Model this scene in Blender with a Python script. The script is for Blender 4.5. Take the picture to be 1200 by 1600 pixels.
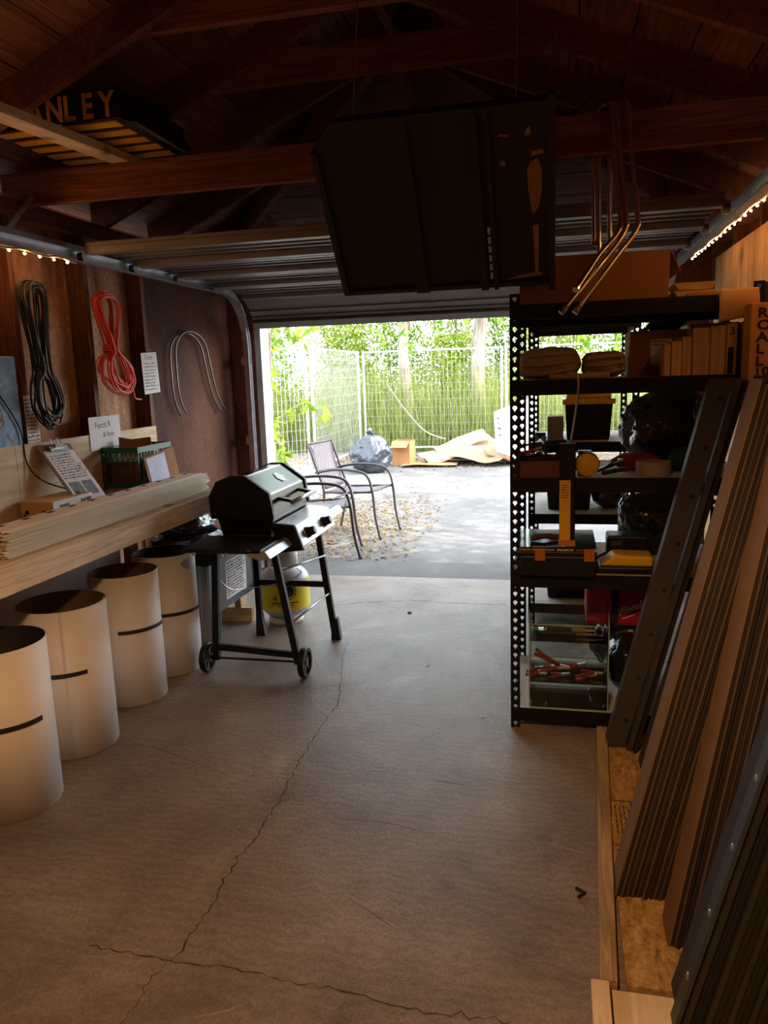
import bpy, bmesh, math, random
from mathutils import Vector, Matrix, noise
random.seed(7)
S = bpy.context.scene
COL = S.collection
PI = math.pi
V = Vector
for _o in list(bpy.data.objects): bpy.data.objects.remove(_o)

# ------------------------------------------------------------------ camera
cam_d = bpy.data.cameras.new('camera'); cam = bpy.data.objects.new('camera', cam_d); COL.objects.link(cam)
_p, _y, _r = math.radians(10.2), math.radians(13.0), math.radians(-1.9)
fw = V((-math.sin(_y)*math.cos(_p), math.cos(_y)*math.cos(_p), -math.sin(_p)))
rt0 = V((math.cos(_y), math.sin(_y), 0)); up0 = rt0.cross(fw)
rt = rt0*math.cos(_r) + up0*math.sin(_r); up = -rt0*math.sin(_r) + up0*math.cos(_r)
cam.matrix_world = Matrix(((rt.x, up.x, -fw.x, 0), (rt.y, up.y, -fw.y, 0), (rt.z, up.z, -fw.z, 1.5), (0, 0, 0, 1)))
cam_d.sensor_fit = 'VERTICAL'; cam_d.sensor_height = 36; cam_d.lens = 27.0
cam_d.clip_start = 0.02; cam_d.clip_end = 200
S.camera = cam
# ------------------------------------------------------------------ sky, sun, exposure
W = bpy.data.worlds.new('sky'); S.world = W; W.use_nodes = True
wn = W.node_tree; wbg = wn.nodes['Background']
sky = wn.nodes.new('ShaderNodeTexSky'); sky.sky_type = 'NISHITA'; sky.sun_disc = False
sky.sun_elevation = math.radians(52); sky.sun_rotation = math.radians(95); sky.dust_density = 2.0
hs_ = wn.nodes.new('ShaderNodeHueSaturation'); hs_.inputs['Saturation'].default_value = .45
wn.links.new(sky.outputs[0], hs_.inputs['Color']); wn.links.new(hs_.outputs[0], wbg.inputs[0]); wbg.inputs[1].default_value = 0.75
sun_d = bpy.data.lights.new('sun', 'SUN'); sun_d.energy = 5.0; sun_d.angle = math.radians(0.6); sun_d.color = (1.0, 0.95, 0.86)
sun = bpy.data.objects.new('sun', sun_d); COL.objects.link(sun); sun.location = (6, 8, 14)
sun.rotation_euler = V((0.62, 0.02, 0.78)).to_track_quat('Z', 'Y').to_euler()
S.view_settings.view_transform = 'Standard'; S.view_settings.look = 'None'
S.view_settings.exposure = 1.75; S.view_settings.gamma = 1.0; S.view_settings.use_curve_mapping = False

# ------------------------------------------------------------------ materials
MATS = {}
def _mat(name):
    m = bpy.data.materials.new(name); m.use_nodes = True
    return m, m.node_tree.nodes, m.node_tree.links, m.node_tree.nodes['Principled BSDF']
def rgb(r, g, b): return (r, g, b, 1)
def hexc(h):
    h = h.lstrip('#'); v = [int(h[i:i+2], 16)/255 for i in (0, 2, 4)]
    return tuple(((c/12.92) if c <= 0.04045 else ((c+0.055)/1.055)**2.4) for c in v) + (1,)
def plain(name, col, rough=0.6, metal=0.0, var=0.12, scale=9.0, bump=0.0, bscale=60.0, spec=0.5, objvar=0.0):
    if name in MATS: return MATS[name]
    m, n, l, b = _mat(name)
    if isinstance(col, str): col = hexc(col)
    tc = n.new('ShaderNodeTexCoord'); nz = n.new('ShaderNodeTexNoise')
    nz.inputs['Scale'].default_value = scale; nz.inputs['Detail'].default_value = 5
    l.new(tc.outputs['Object'], nz.inputs['Vector'])
    rp = n.new('ShaderNodeValToRGB'); rp.color_ramp.elements[0].position = .3; rp.color_ramp.elements[1].position = .7
    rp.color_ramp.elements[0].color = tuple(c*(1-var) for c in col[:3]) + (1,)
    rp.color_ramp.elements[1].color = tuple(min(1, c*(1+var)) for c in col[:3]) + (1,)
    l.new(nz.outputs[0], rp.inputs[0]); out = rp.outputs[0]
    if objvar:
        oi = n.new('ShaderNodeObjectInfo'); mr = n.new('ShaderNodeMapRange')
        mr.inputs[3].default_value = 1-objvar; mr.inputs[4].default_value = 1+objvar
        l.new(oi.outputs['Random'], mr.inputs[0])
        mx = n.new('ShaderNodeMix'); mx.data_type = 'RGBA'; mx.blend_type = 'MULTIPLY'; mx.inputs[0].default_value = 1
        l.new(out, mx.inputs[6]); l.new(mr.outputs[0], mx.inputs[7]); out = mx.outputs[2]
    l.new(out, b.inputs['Base Color'])
    b.inputs['Roughness'].default_value = rough; b.inputs['Metallic'].default_value = metal
    b.inputs['Specular IOR Level'].default_value = spec
    if bump:
        n2 = n.new('ShaderNodeTexNoise'); n2.inputs['Scale'].default_value = bscale; n2.inputs['Detail'].default_value = 4
        l.new(tc.outputs['Object'], n2.inputs['Vector'])
        bp = n.new('ShaderNodeBump'); bp.inputs['Strength'].default_value = bump; bp.inputs['Distance'].default_value = .01
        l.new(n2.outputs[0], bp.inputs['Height']); l.new(bp.outputs[0], b.inputs['Normal'])
    MATS[name] = m; return m
def wood(name, light, dark, axis='Y', rough=0.75, grain=1.0, knots=0.0, objvar=0.18, bump=0.3):
    if name in MATS: return MATS[name]
    m, n, l, b = _mat(name)
    light, dark = hexc(light), hexc(dark)
    tc = n.new('ShaderNodeTexCoord'); mp = n.new('ShaderNodeMapping')
    sc = {'X': (1.2, 22, 22), 'Y': (22, 1.2, 22), 'Z': (22, 22, 1.2)}[axis]
    mp.inputs['Scale'].default_value = [s*grain for s in sc]
    l.new(tc.outputs['Object'], mp.inputs[0])
    nz = n.new('ShaderNodeTexNoise'); nz.inputs['Scale'].default_value = 2.2; nz.inputs['Detail'].default_value = 7
    nz.inputs['Distortion'].default_value = 1.3
    l.new(mp.outputs[0], nz.inputs['Vector'])
    rp = n.new('ShaderNodeValToRGB'); rp.color_ramp.elements[0].position = .33; rp.color_ramp.elements[1].position = .66
    rp.color_ramp.elements[0].color = dark; rp.color_ramp.elements[1].color = light
    l.new(nz.outputs[0], rp.inputs[0]); out = rp.outputs[0]
    n3 = n.new('ShaderNodeTexNoise'); n3.inputs['Scale'].default_value = 2.7; n3.inputs['Detail'].default_value = 3
    l.new(tc.outputs['Object'], n3.inputs['Vector'])
    r3 = n.new('ShaderNodeValToRGB'); r3.color_ramp.elements[0].position = .35; r3.color_ramp.elements[1].position = .65
    r3.color_ramp.elements[0].color = (.7, .7, .7, 1); r3.color_ramp.elements[1].color = (1.1, 1.1, 1.1, 1)
    l.new(n3.outputs[0], r3.inputs[0])
    m3 = n.new('ShaderNodeMix'); m3.data_type = 'RGBA'; m3.blend_type = 'MULTIPLY'; m3.inputs[0].default_value = 1
    l.new(out, m3.inputs[6]); l.new(r3.outputs[0], m3.inputs[7]); out = m3.outputs[2]
    if knots:
        vo = n.new('ShaderNodeTexVoronoi'); vo.inputs['Scale'].default_value = knots
        l.new(tc.outputs['Object'], vo.inputs['Vector'])
        rk = n.new('ShaderNodeValToRGB'); rk.color_ramp.elements[0].position = .08; rk.color_ramp.elements[1].position = .2
        rk.color_ramp.elements[0].color = (.35, .25, .18, 1); rk.color_ramp.elements[1].color = (1, 1, 1, 1)
        l.new(vo.outputs['Distance'], rk.inputs[0])
        mk = n.new('ShaderNodeMix'); mk.data_type = 'RGBA'; mk.blend_type = 'MULTIPLY'; mk.inputs[0].default_value = .8
        l.new(out, mk.inputs[6]); l.new(rk.outputs[0], mk.inputs[7]); out = mk.outputs[2]
    if objvar:
        oi = n.new('ShaderNodeObjectInfo'); mr = n.new('ShaderNodeMapRange')
        mr.inputs[3].default_value = 1-objvar; mr.inputs[4].default_value = 1+objvar
        l.new(oi.outputs['Random'], mr.inputs[0])
        mx = n.new('ShaderNodeMix'); mx.data_type = 'RGBA'; mx.blend_type = 'MULTIPLY'; mx.inputs[0].default_value = 1
        l.new(out, mx.inputs[6]); l.new(mr.outputs[0], mx.inputs[7]); out = mx.outputs[2]
    l.new(out, b.inputs['Base Color']); b.inputs['Roughness'].default_value = rough
    b.inputs['Specular IOR Level'].default_value = .3
    bp = n.new('ShaderNodeBump'); bp.inputs['Strength'].default_value = bump; bp.inputs['Distance'].default_value = .004
    l.new(nz.outputs[0], bp.inputs['Height']); l.new(bp.outputs[0], b.inputs['Normal'])
    MATS[name] = m; return m
def blotchy(name, stops, scale=2.0, rough=.85, fine=60, bump=.3, stretch=(1, 1, 1)):
    """several colours mixed by layered noise: weathered panels, concrete, asphalt"""
    if name in MATS: return MATS[name]
    m, n, l, b = _mat(name)
    tc = n.new('ShaderNodeTexCoord'); mp = n.new('ShaderNodeMapping'); mp.inputs['Scale'].default_value = stretch
    l.new(tc.outputs['Object'], mp.inputs[0])
    nz = n.new('ShaderNodeTexNoise'); nz.inputs['Scale'].default_value = scale; nz.inputs['Detail'].default_value = 8
    nz.inputs['Roughness'].default_value = .62; nz.inputs['Distortion'].default_value = .4
    l.new(mp.outputs[0], nz.inputs['Vector'])
    rp = n.new('ShaderNodeValToRGB'); cr = rp.color_ramp
    cr.elements[0].position, cr.elements[0].color = stops[0][0], hexc(stops[0][1])
    cr.elements[1].position, cr.elements[1].color = stops[-1][0], hexc(stops[-1][1])
    for p, c in stops[1:-1]:
        e = cr.elements.new(p); e.color = hexc(c)
    l.new(nz.outputs[0], rp.inputs[0])
    nf = n.new('ShaderNodeTexNoise'); nf.inputs['Scale'].default_value = fine; nf.inputs['Detail'].default_value = 4
    l.new(tc.outputs['Object'], nf.inputs['Vector'])
    rf = n.new('ShaderNodeValToRGB'); rf.color_ramp.elements[0].position = .3; rf.color_ramp.elements[1].position = .7
    rf.color_ramp.elements[0].color = (.72, .72, .72, 1); rf.color_ramp.elements[1].color = (1.15, 1.15, 1.15, 1)
    l.new(nf.outputs[0], rf.inputs[0])
    mx = n.new('ShaderNodeMix'); mx.data_type = 'RGBA'; mx.blend_type = 'MULTIPLY'; mx.inputs[0].default_value = 1
    l.new(rp.outputs[0], mx.inputs[6]); l.new(rf.outputs[0], mx.inputs[7])
    l.new(mx.outputs[2], b.inputs['Base Color']); b.inputs['Roughness'].default_value = rough
    b.inputs['Specular IOR Level'].default_value = .3
    bp = n.new('ShaderNodeBump'); bp.inputs['Strength'].default_value = bump; bp.inputs['Distance'].default_value = .01
    l.new(nf.outputs[0], bp.inputs['Height']); l.new(bp.outputs[0], b.inputs['Normal'])
    MATS[name] = m; return m
def emit(name, col, strength):
    if name in MATS: return MATS[name]
    m, n, l, b = _mat(name)
    b.inputs['Base Color'].default_value = (1, .9, .7, 1)
    b.inputs['Emission Color'].default_value = hexc(col); b.inputs['Emission Strength'].default_value = strength
    MATS[name] = m; return m
def leafmat(name, c1, c2, trans=.5):
    if name in MATS: return MATS[name]
    m, n, l, b = _mat(name)
    n.remove(b); out = n['Material Output']
    geo = n.new('ShaderNodeNewGeometry')
    rp = n.new('ShaderNodeValToRGB'); rp.color_ramp.elements[0].color = hexc(c1); rp.color_ramp.elements[1].color = hexc(c2)
    l.new(geo.outputs['Random Per Island'], rp.inputs[0])
    d = n.new('ShaderNodeBsdfDiffuse'); t = n.new('ShaderNodeBsdfTranslucent'); mx = n.new('ShaderNodeMixShader')
    mx.inputs[0].default_value = trans
    l.new(rp.outputs[0], d.inputs[0]); l.new(rp.outputs[0], t.inputs[0])
    l.new(d.outputs[0], mx.inputs[1]); l.new(t.outputs[0], mx.inputs[2]); l.new(mx.outputs[0], out.inputs[0])
    MATS[name] = m; return m
def clearmat(name, tint=(.93, .96, .94), rough=.05):
    if name in MATS: return MATS[name]
    m, n, l, b = _mat(name)
    n.remove(b); out = n['Material Output']
    tr = n.new('ShaderNodeBsdfTransparent'); tr.inputs[0].default_value = tint + (1,)
    gl = n.new('ShaderNodeBsdfGlossy'); gl.inputs['Roughness'].default_value = rough
    fr = n.new('ShaderNodeFresnel'); fr.inputs[0].default_value = 1.5
    mx = n.new('ShaderNodeMixShader'); l.new(fr.outputs[0], mx.inputs[0])
    l.new(tr.outputs[0], mx.inputs[1]); l.new(gl.outputs[0], mx.inputs[2]); l.new(mx.outputs[0], out.inputs[0])
    MATS[name] = m; return m

BLACK = plain('black_paint', (.008, .008, .009, 1), .5, spec=.25)
BLKPL = plain('black_plastic', (.009, .010, .012, 1), .42, spec=.3)
MATTE = plain('matte_black', (.010, .010, .010, 1), .8)
STEEL = plain('steel', (.55, .55, .55, 1), .35, 1.0)
GALV = plain('galvanised', (.5, .51, .53, 1), .38, .85, .2, 14)
CHROME = plain('conduit_metal', (.78, .77, .74, 1), .2, 1.0, .05)
PAPER = plain('paper', '#e3e0dd', .9, var=.04)
CARD = plain('cardboard', '#96693f', .9, var=.1, scale=4, objvar=.1)
INK = plain('ink', (.02, .02, .025, 1), .8)
YEL = plain('yellow_plastic', '#e6ae12', .45, var=.06)
RED = plain('red_plastic', '#b5151f', .45)
BAGM = plain('black_bag_film', (.016, .017, .018, 1), .16, var=.2, spec=.9, bump=.9, bscale=22)

# ------------------------------------------------------------------ mesh building
ORD = ['first', 'second', 'third', 'fourth', 'fifth', 'sixth', 'seventh', 'eighth', 'ninth', 'tenth', 'eleventh', 'twelfth', 'thirteenth', 'fourteenth', 'fifteenth', 'sixteenth', 'seventeenth', 'eighteenth']
ROOT = {}
class M:
    def __init__(s): s.v = []; s.f = []
    def add(s, vs, fs):
        k = len(s.v); s.v += [V(p) for p in vs]; s.f += [tuple(i+k for i in f) for f in fs]; return s
    def box(s, c, d, rot=None):
        c = V(c); h = V(d)/2
        vs = [V((x*h.x, y*h.y, z*h.z)) for z in (-1, 1) for y in (-1, 1) for x in (-1, 1)]
        if rot is not None: vs = [rot @ p for p in vs]
        return s.add([c+p for p in vs], [(0, 2, 3, 1), (4, 5, 7, 6), (0, 1, 5, 4), (2, 6, 7, 3), (0, 4, 6, 2), (1, 3, 7, 5)])
    def bb(s, a, b):
        a, b = V(a), V(b); return s.box((a+b)/2, [abs(b[i]-a[i]) for i in range(3)])
    def beam(s, p, q, w, h, upv=(0, 0, 1)):
        p, q = V(p), V(q); d = (q-p); L = d.length; d.normalize()
        sd = d.cross(V(upv))
        if sd.length < 1e-4: sd = d.cross(V((0, 1, 0)))
        sd.normalize(); u = sd.cross(d)
        return s.box((p+q)/2, (w, L, h), Matrix((sd, d, u)).transposed())
    def poly(s, pts, ext):
        """polygon extruded along vector ext"""
        e = V(ext); n = len(pts); a = [V(p) for p in pts]
        fs = [tuple(range(n-1, -1, -1)), tuple(range(n, 2*n))] + [(i, (i+1) % n, (i+1) % n+n, i+n) for i in range(n)]
        return s.add(a + [p+e for p in a], fs)
    def tube(s, path, r, n=8, closed=False, caps=True):
        P = [V(p) for p in path]; N = len(P); rs = r if isinstance(r, (list, tuple)) else [r]*N
        T = []
        for i in range(N):
            if closed: t = P[(i+1) % N]-P[i-1]
            else: t = P[min(i+1, N-1)]-P[max(i-1, 0)]
            T.append(t.normalized() if t.length > 1e-9 else V((0, 0, 1)))
        a = T[0].orthogonal().normalized(); vs = []
        for i in range(N):
            a = (a - T[i]*a.dot(T[i]));
            a = a.normalized() if a.length > 1e-6 else T[i].orthogonal().normalized()
            b = T[i].cross(a)
            for k in range(n):
                t = 2*PI*k/n; vs.append(P[i] + (a*math.cos(t)+b*math.sin(t))*rs[i])
        fs = []
        for i in range(N if closed else N-1):
            j = (i+1) % N
            fs += [(i*n+k, i*n+(k+1) % n, j*n+(k+1) % n, j*n+k) for k in range(n)]
        if caps and not closed: fs += [tuple(range(n-1, -1, -1)), tuple((N-1)*n+k for k in range(n))]
        return s.add(vs, fs)
    def lathe(s, prof, c=(0, 0, 0), n=24, rot=None, close=True):
        """profile [(r, z)] spun about z"""
        c = V(c); vs = []; N = len(prof)
        for r, z in prof:
            for k in range(n):
                t = 2*PI*k/n; p = V((r*math.cos(t), r*math.sin(t), z)); vs.append(c + (rot @ p if rot is not None else p))
        fs = [(i*n+k, i*n+(k+1) % n, (i+1)*n+(k+1) % n, (i+1)*n+k) for i in range(N-1) for k in range(n)]
        if close:
            if prof[0][0] > 1e-6: fs.append(tuple(range(n-1, -1, -1)))
            if prof[-1][0] > 1e-6: fs.append(tuple((N-1)*n+k for k in range(n)))
        return s.add(vs, fs)
    def grid(s, fn, nu, nv, thick=0, closeu=False):
        vs = [fn(i/nu, j/nv) for j in range(nv+1) for i in range(nu+1)]
        return s.add(vs, [(j*(nu+1)+i, j*(nu+1)+i+1, (j+1)*(nu+1)+i+1, (j+1)*(nu+1)+i) for j in range(nv) for i in range(nu)])
    def blob(s, c, d, amp=.12, freq=2.5, sub=3, flat=None, seed=0, ridged=False, power=1.0):
        bm = bmesh.new(); bmesh.ops.create_icosphere(bm, subdivisions=sub, radius=1)
        c, d = V(c), V(d)
        for v in bm.verts:
            p = v.co.normalized()
            if power != 1.0:
                p = V([math.copysign(abs(q)**power, q) for q in p])
            k = noise.fractal(p*freq + V((seed*7.3, seed*3.1, seed)), 1.0, 2.0, 4)
            if ridged:
                q_ = p*freq*.6+V((seed, seed*2, 0)); a_ = noise.noise(q_); b_ = noise.noise(V((q_.x*3.2+a_*2, q_.y*3.2, q_.z*1.1+a_)))
                k = .9*a_ + .75*(.35-abs(b_)) + .30*(.3-abs(noise.noise(q_*6.5+V((b_*2, 0, a_)))))
            v.co = p*(1+amp*k)
            q = V((v.co.x*d.x/2, v.co.y*d.y/2, v.co.z*d.z/2)) + c
            if flat is not None and q.z < flat: q.z = flat
            v.co = q
        bm.verts.ensure_lookup_table()
        s.add([v.co.copy() for v in bm.verts], [tuple(v.index for v in f.verts) for f in bm.faces]); bm.free(); return s
    def text(s, txt, origin, right, upv, size, ext=.0006, align='LEFT', bold=0.0, sx=1.0):
        cu = bpy.data.curves.new('t', 'FONT'); cu.body = txt; cu.size = 1; cu.extrude = 0; cu.offset = bold; cu.align_x = align
        cu.resolution_u = 3
        o = bpy.data.objects.new('t', cu); COL.objects.link(o)
        me = bpy.data.meshes.new_from_object(o)
        bpy.data.objects.remove(o)
        R, U = V(right).normalized(), V(upv).normalized(); Nn = R.cross(U).normalized()
        vs = [V(origin) + R*v.co.x*size*sx + U*v.co.y*size + Nn*ext for v in me.vertices]
        s.add(vs, [tuple(p.vertices) for p in me.polygons]); bpy.data.meshes.remove(me); bpy.data.curves.remove(cu); return s
    def scribble(s, origin, right, upv, w, h, lines, seed=1, t=.0012, fill=.8):
        """rows of tiny broken strokes: handwriting or print too small to read"""
        rnd = random.Random(seed); R, U = V(right).normalized(), V(upv).normalized(); Nn = R.cross(U)
        for i in range(lines):
            y = h*(1-(i+.5)/lines); x = 0; end = w*(fill+(1-fill)*rnd.random())
            while x < end:
                L = rnd.uniform(.04, .16)*w
                p = V(origin)+R*x+U*(y+rnd.uniform(-.1, .1)*h/lines)+Nn*.0008
                e = min(L, end-x)
                hh = rnd.uniform(.18, .45)*h/lines
                s.add([p, p+R*e, p+R*e+U*hh, p+U*hh], [(0, 1, 2, 3)])
                x += L+.03*w
        return s
    def obj(s, name, mat, parent=None, smooth=False, bev=0.0, label=None, cat=None, group=None, kind=None, seg=2, solid=0.0, subsurf=0, local=False):
        me = bpy.data.meshes.new(name); o = bpy.data.objects.new(name, me); COL.objects.link(o)
        if parent is not None:
            off = V((0, 0, 0)) if local else ROOT[parent.name]
            o.parent = parent; ROOT[o.name] = ROOT[parent.name]
        elif local: off = V((0, 0, 0)); ROOT[o.name] = V((0, 0, 0))
        else:
            xs = [p.x for p in s.v]; ys = [p.y for p in s.v]; zs = [p.z for p in s.v]
            off = V(((min(xs)+max(xs))/2, (min(ys)+max(ys))/2, min(zs))); o.location = off; ROOT[o.name] = off
        me.from_pydata([p-off for p in s.v], [], s.f); me.validate()
        bm = bmesh.new(); bm.from_mesh(me)
        if not solid: bmesh.ops.recalc_face_normals(bm, faces=bm.faces)
        if bev:
            es = [e for e in bm.edges if len(e.link_faces) == 2 and e.calc_face_angle(0) > .5]
            bmesh.ops.bevel(bm, geom=es, offset=bev, segments=seg, profile=.5, affect='EDGES', clamp_overlap=True)
        bm.to_mesh(me); bm.free()
        if smooth:
            for p in me.polygons: p.use_smooth = True
        if solid:
            md = o.modifiers.new('s', 'SOLIDIFY'); md.thickness = solid; md.offset = 0
        if subsurf:
            md = o.modifiers.new('ss', 'SUBSURF'); md.levels = subsurf; md.render_levels = subsurf
        me.materials.append(mat)
        tag(o, label, cat, group, kind); return o
def tag(o, label=None, cat=None, group=None, kind=None):
    if label: o['label'] = label
    if cat: o['category'] = cat
    if group: o['group'] = group
    if kind: o['kind'] = kind
    return o
def thing(name, loc, label, cat, group=None):
    o = bpy.data.objects.new(name, None); COL.objects.link(o); o.location = loc; o.empty_display_size = .05
    ROOT[o.name] = V(loc); return tag(o, label, cat, group)
def structure(name, loc=(0, 0, 0), label=None):
    o = bpy.data.objects.new(name, None); COL.objects.link(o); o.location = loc; ROOT[o.name] = V(loc)
    return tag(o, label, kind='structure')
def like(src, parent, loc=(0, 0, 0), rot=(0, 0, 0)):
    c = src.copy(); COL.objects.link(c); c.parent = parent; c.location = loc; c.rotation_euler = rot
    ROOT[c.name] = ROOT[parent.name]; return c
def arc(c, r, a0, a1, n, ax='xz'):
    out = []
    for i in range(n+1):
        t = math.radians(a0+(a1-a0)*i/n); p = [c[0], c[1], c[2]]
        i0, i1 = 'xyz'.index(ax[0]), 'xyz'.index(ax[1]); p[i0] += r*math.cos(t); p[i1] += r*math.sin(t); out.append(V(p))
    return out
def smoothpath(pts, k=6):
    P = [V(p) for p in pts]; out = []
    for i in range(len(P)-1):
        a, b, c, d = P[max(i-1, 0)], P[i], P[i+1], P[min(i+2, len(P)-1)]
        for j in range(k):
            t = j/k
            out.append(.5*((2*b)+(c-a)*t+(2*a-5*b+4*c-d)*t*t+(3*b-a-3*c+d)*t**3))
    return out+[P[-1]]

# ================================================================== THE SETTING
def concrete():
    m = blotchy('concrete', [(.28, '#62564a'), (.45, '#807265'), (.6, '#8f8174'), (.75, '#a89b8c')], 2.3, .5, 130, .22)
    n, l = m.node_tree.nodes, m.node_tree.links; b = n['Principled BSDF']
    src = b.inputs['Base Color'].links[0].from_socket
    tc = n.new('ShaderNodeTexCoord')
    # trowel sweeps
    wv = n.new('ShaderNodeTexWave'); wv.wave_type = 'RINGS'; wv.inputs['Scale'].default_value = 9; wv.inputs['Distortion'].default_value = 9; wv.inputs['Detail'].default_value = 5; wv.inputs['Detail Scale'].default_value = 1.6
    l.new(tc.outputs['Object'], wv.inputs['Vector'])
    rw = n.new('ShaderNodeValToRGB'); rw.color_ramp.elements[0].color = (.84, .83, .82, 1); rw.color_ramp.elements[1].color = (1.06, 1.06, 1.06, 1); l.new(wv.outputs[0], rw.inputs[0])
    m1 = n.new('ShaderNodeMix'); m1.data_type = 'RGBA'; m1.blend_type = 'MULTIPLY'; m1.inputs[0].default_value = .8
    l.new(src, m1.inputs[6]); l.new(rw.outputs[0], m1.inputs[7])
    # pale and dark specks
    vo = n.new('ShaderNodeTexVoronoi'); vo.inputs['Scale'].default_value = 26; l.new(tc.outputs['Object'], vo.inputs['Vector'])
    rv = n.new('ShaderNodeValToRGB'); rv.color_ramp.interpolation = 'LINEAR'; rv.color_ramp.elements[0].position = .03; rv.color_ramp.elements[0].color = (.45, .42, .4, 1); rv.color_ramp.elements[1].position = .10; rv.color_ramp.elements[1].color = (1, 1, 1, 1); l.new(vo.outputs['Distance'], rv.inputs[0])
    m2 = n.new('ShaderNodeMix'); m2.data_type = 'RGBA'; m2.blend_type = 'MULTIPLY'; m2.inputs[0].default_value = .55
    l.new(m1.outputs[2], m2.inputs[6]); l.new(rv.outputs[0], m2.inputs[7])
    l.new(m2.outputs[2], b.inputs['Base Color']); b.inputs['Specular IOR Level'].default_value = .4
    return m
CONC = concrete()
ASPH = blotchy('asphalt', [(.3, '#4e4d4b'), (.55, '#605e5b'), (.75, '#726f6b')], 1.3, .9, 120, .6)
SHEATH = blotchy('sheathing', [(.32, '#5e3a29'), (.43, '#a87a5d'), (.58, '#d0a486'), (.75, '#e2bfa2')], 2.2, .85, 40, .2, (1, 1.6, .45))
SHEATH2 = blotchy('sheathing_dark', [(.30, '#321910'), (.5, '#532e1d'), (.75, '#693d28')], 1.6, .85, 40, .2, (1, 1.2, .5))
STUDW = wood('stud_wood', '#7f573f', '#523324', 'Z')
DARKW = wood('dark_rafter', '#8f5a44', '#63392a', 'Y')
DARKX = wood('dark_tie', '#a06349', '#6e3f2c', 'X')
BOARDW = wood('roof_board', '#a06e58', '#6e4535', 'Y', objvar=.3)
BOARDX = wood('roof_board_x', '#b98368', '#7e5140', 'X', objvar=.3)
PINE = wood('pine', '#f0dcc0', '#d6b890', 'Y', knots=5, objvar=.1)
PINEX = wood('pine_x', '#d9bd8f', '#b8925e', 'X', knots=5, objvar=.1)
PINEZ = wood('pine_z', '#cfae82', '#a98257', 'Z', knots=5, objvar=.1)
PLY = wood('plywood', '#e6d3b3', '#cdb088', 'Y', grain=.45, knots=3, objvar=.05, bump=.12)
PLYZ = wood('plywood_upright', '#d3b283', '#b38a54', 'Z', grain=.4, knots=3, objvar=.05, bump=.12)
OSB = blotchy('osb', [(.3, '#6a4a26'), (.42, '#a8804c'), (.6, '#c09a63'), (.75, '#d6b57e')], 22, .8, 70, .4, (2.2, .8, 1))

fl = M().bb((-2.55, -2.6, -.12), (1.06, 5.45, 0)).obj('floor', CONC, kind='structure', label='brown grey concrete garage slab')
def crack(pts, w=.004, seed=0):
    rnd = random.Random(seed); P = [V((x, y, .0006)) for x, y in pts]; out = []
    for a, b in zip(P[:-1], P[1:]):
        n = max(3, int((b-a).length/.018)); sd = V((-(b-a).y, (b-a).x, 0)).normalized()
        for i in range(n): out.append(a.lerp(b, i/n)+sd*rnd.gauss(0, .005))
    out.append(P[-1]); vs = []; fs = []
    for i, p in enumerate(out):
        t = (out[min(i+1, len(out)-1)]-out[max(i-1, 0)]); sd = V((-t.y, t.x, 0)).normalized()
        ww = w*rnd.uniform(.25, 1.1); vs += [p-sd*ww/2, p+sd*ww/2]
        if i: k = 2*i; fs.append((k-2, k-1, k+1, k))
    M().add(vs, fs).obj('crack', MATS['crack'], fl)
plain('crack', (.035, .03, .026, 1), .95)
crack([(-1.17, 4.06), (-1.125, 3.762), (-1.059, 3.506)], .003, 2)
crack([(-1.059, 3.506), (-.994, 3.244), (-1.0, 3.007), (-.996, 2.691), (-.972, 2.387), (-.972, 2.188), (-.98, 2.046), (-.978, 1.92), (-.97, 1.793), (-.975, 1.665), (-.987, 1.599)], .0055, 1)
crack([(-.987, 1.599), (-1.001, 1.524), (-1.003, 1.452), (-1.003, 1.30)], .0035, 5)
crack([(-1.231, 1.61), (-1.111, 1.604), (-.987, 1.599), (-.857, 1.612), (-.711, 1.60), (-.572, 1.594), (-.453, 1.579), (-.323, 1.565), (-.217, 1.572), (-.097, 1.572)], .0045, 3)
crack([(-1.488, 4.665), (-1.298, 4.773), (-.968, 4.869), (-.705, 4.841), (-.329, 4.842)], .008, 4)
plain('scuff_dark', '#4c3f35', .8); plain('scuff_pale', '#b3a18c', .8)
for k, (pts, mt) in enumerate((([(-1.955, 2.619), (-1.699, 2.688), (-1.421, 2.596), (-1.124, 2.473)], 'scuff_dark'), ([(-.597, 1.923), (-.509, 1.876), (-.422, 1.815)], 'scuff_dark'), ([(-.767, 2.627), (-.644, 2.642)], 'scuff_dark'), ([(-.466, 2.619), (-.319, 2.593)], 'scuff_dark'), ([(-.037, 2.295), (.062, 2.262), (.115, 2.245)], 'scuff_pale'), ([(-.748, 2.302), (-.57, 2.313), (-.344, 2.26)], 'scuff_dark'), ([(-.846, 1.444), (-.777, 1.475), (-.734, 1.509)], 'scuff_pale'), ([(-.581, 2.838), (-.523, 2.96), (-.402, 3.068)], 'scuff_pale'))):
    P = smoothpath([(x, y, .0005) for x, y in pts], 6); vs = []; fs = []
    for i, p in enumerate(P):
        t_ = P[min(i+1, len(P)-1)]-P[max(i-1, 0)]; sd = V((-t_.y, t_.x, 0)).normalized()*.0016*math.sin(PI*(i+.5)/(len(P)))
        vs += [p-sd, p+sd]
        if i: q = 2*i; fs.append((q-2, q-1, q+1, q))
    M().add(vs, fs).obj('scuff', MATS[mt], fl)
dr = M().bb((-16, 5.45, -.12), (12, 32, -.006)).obj('driveway', ASPH, kind='structure', label='sunlit grey asphalt yard outside the door')

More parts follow.
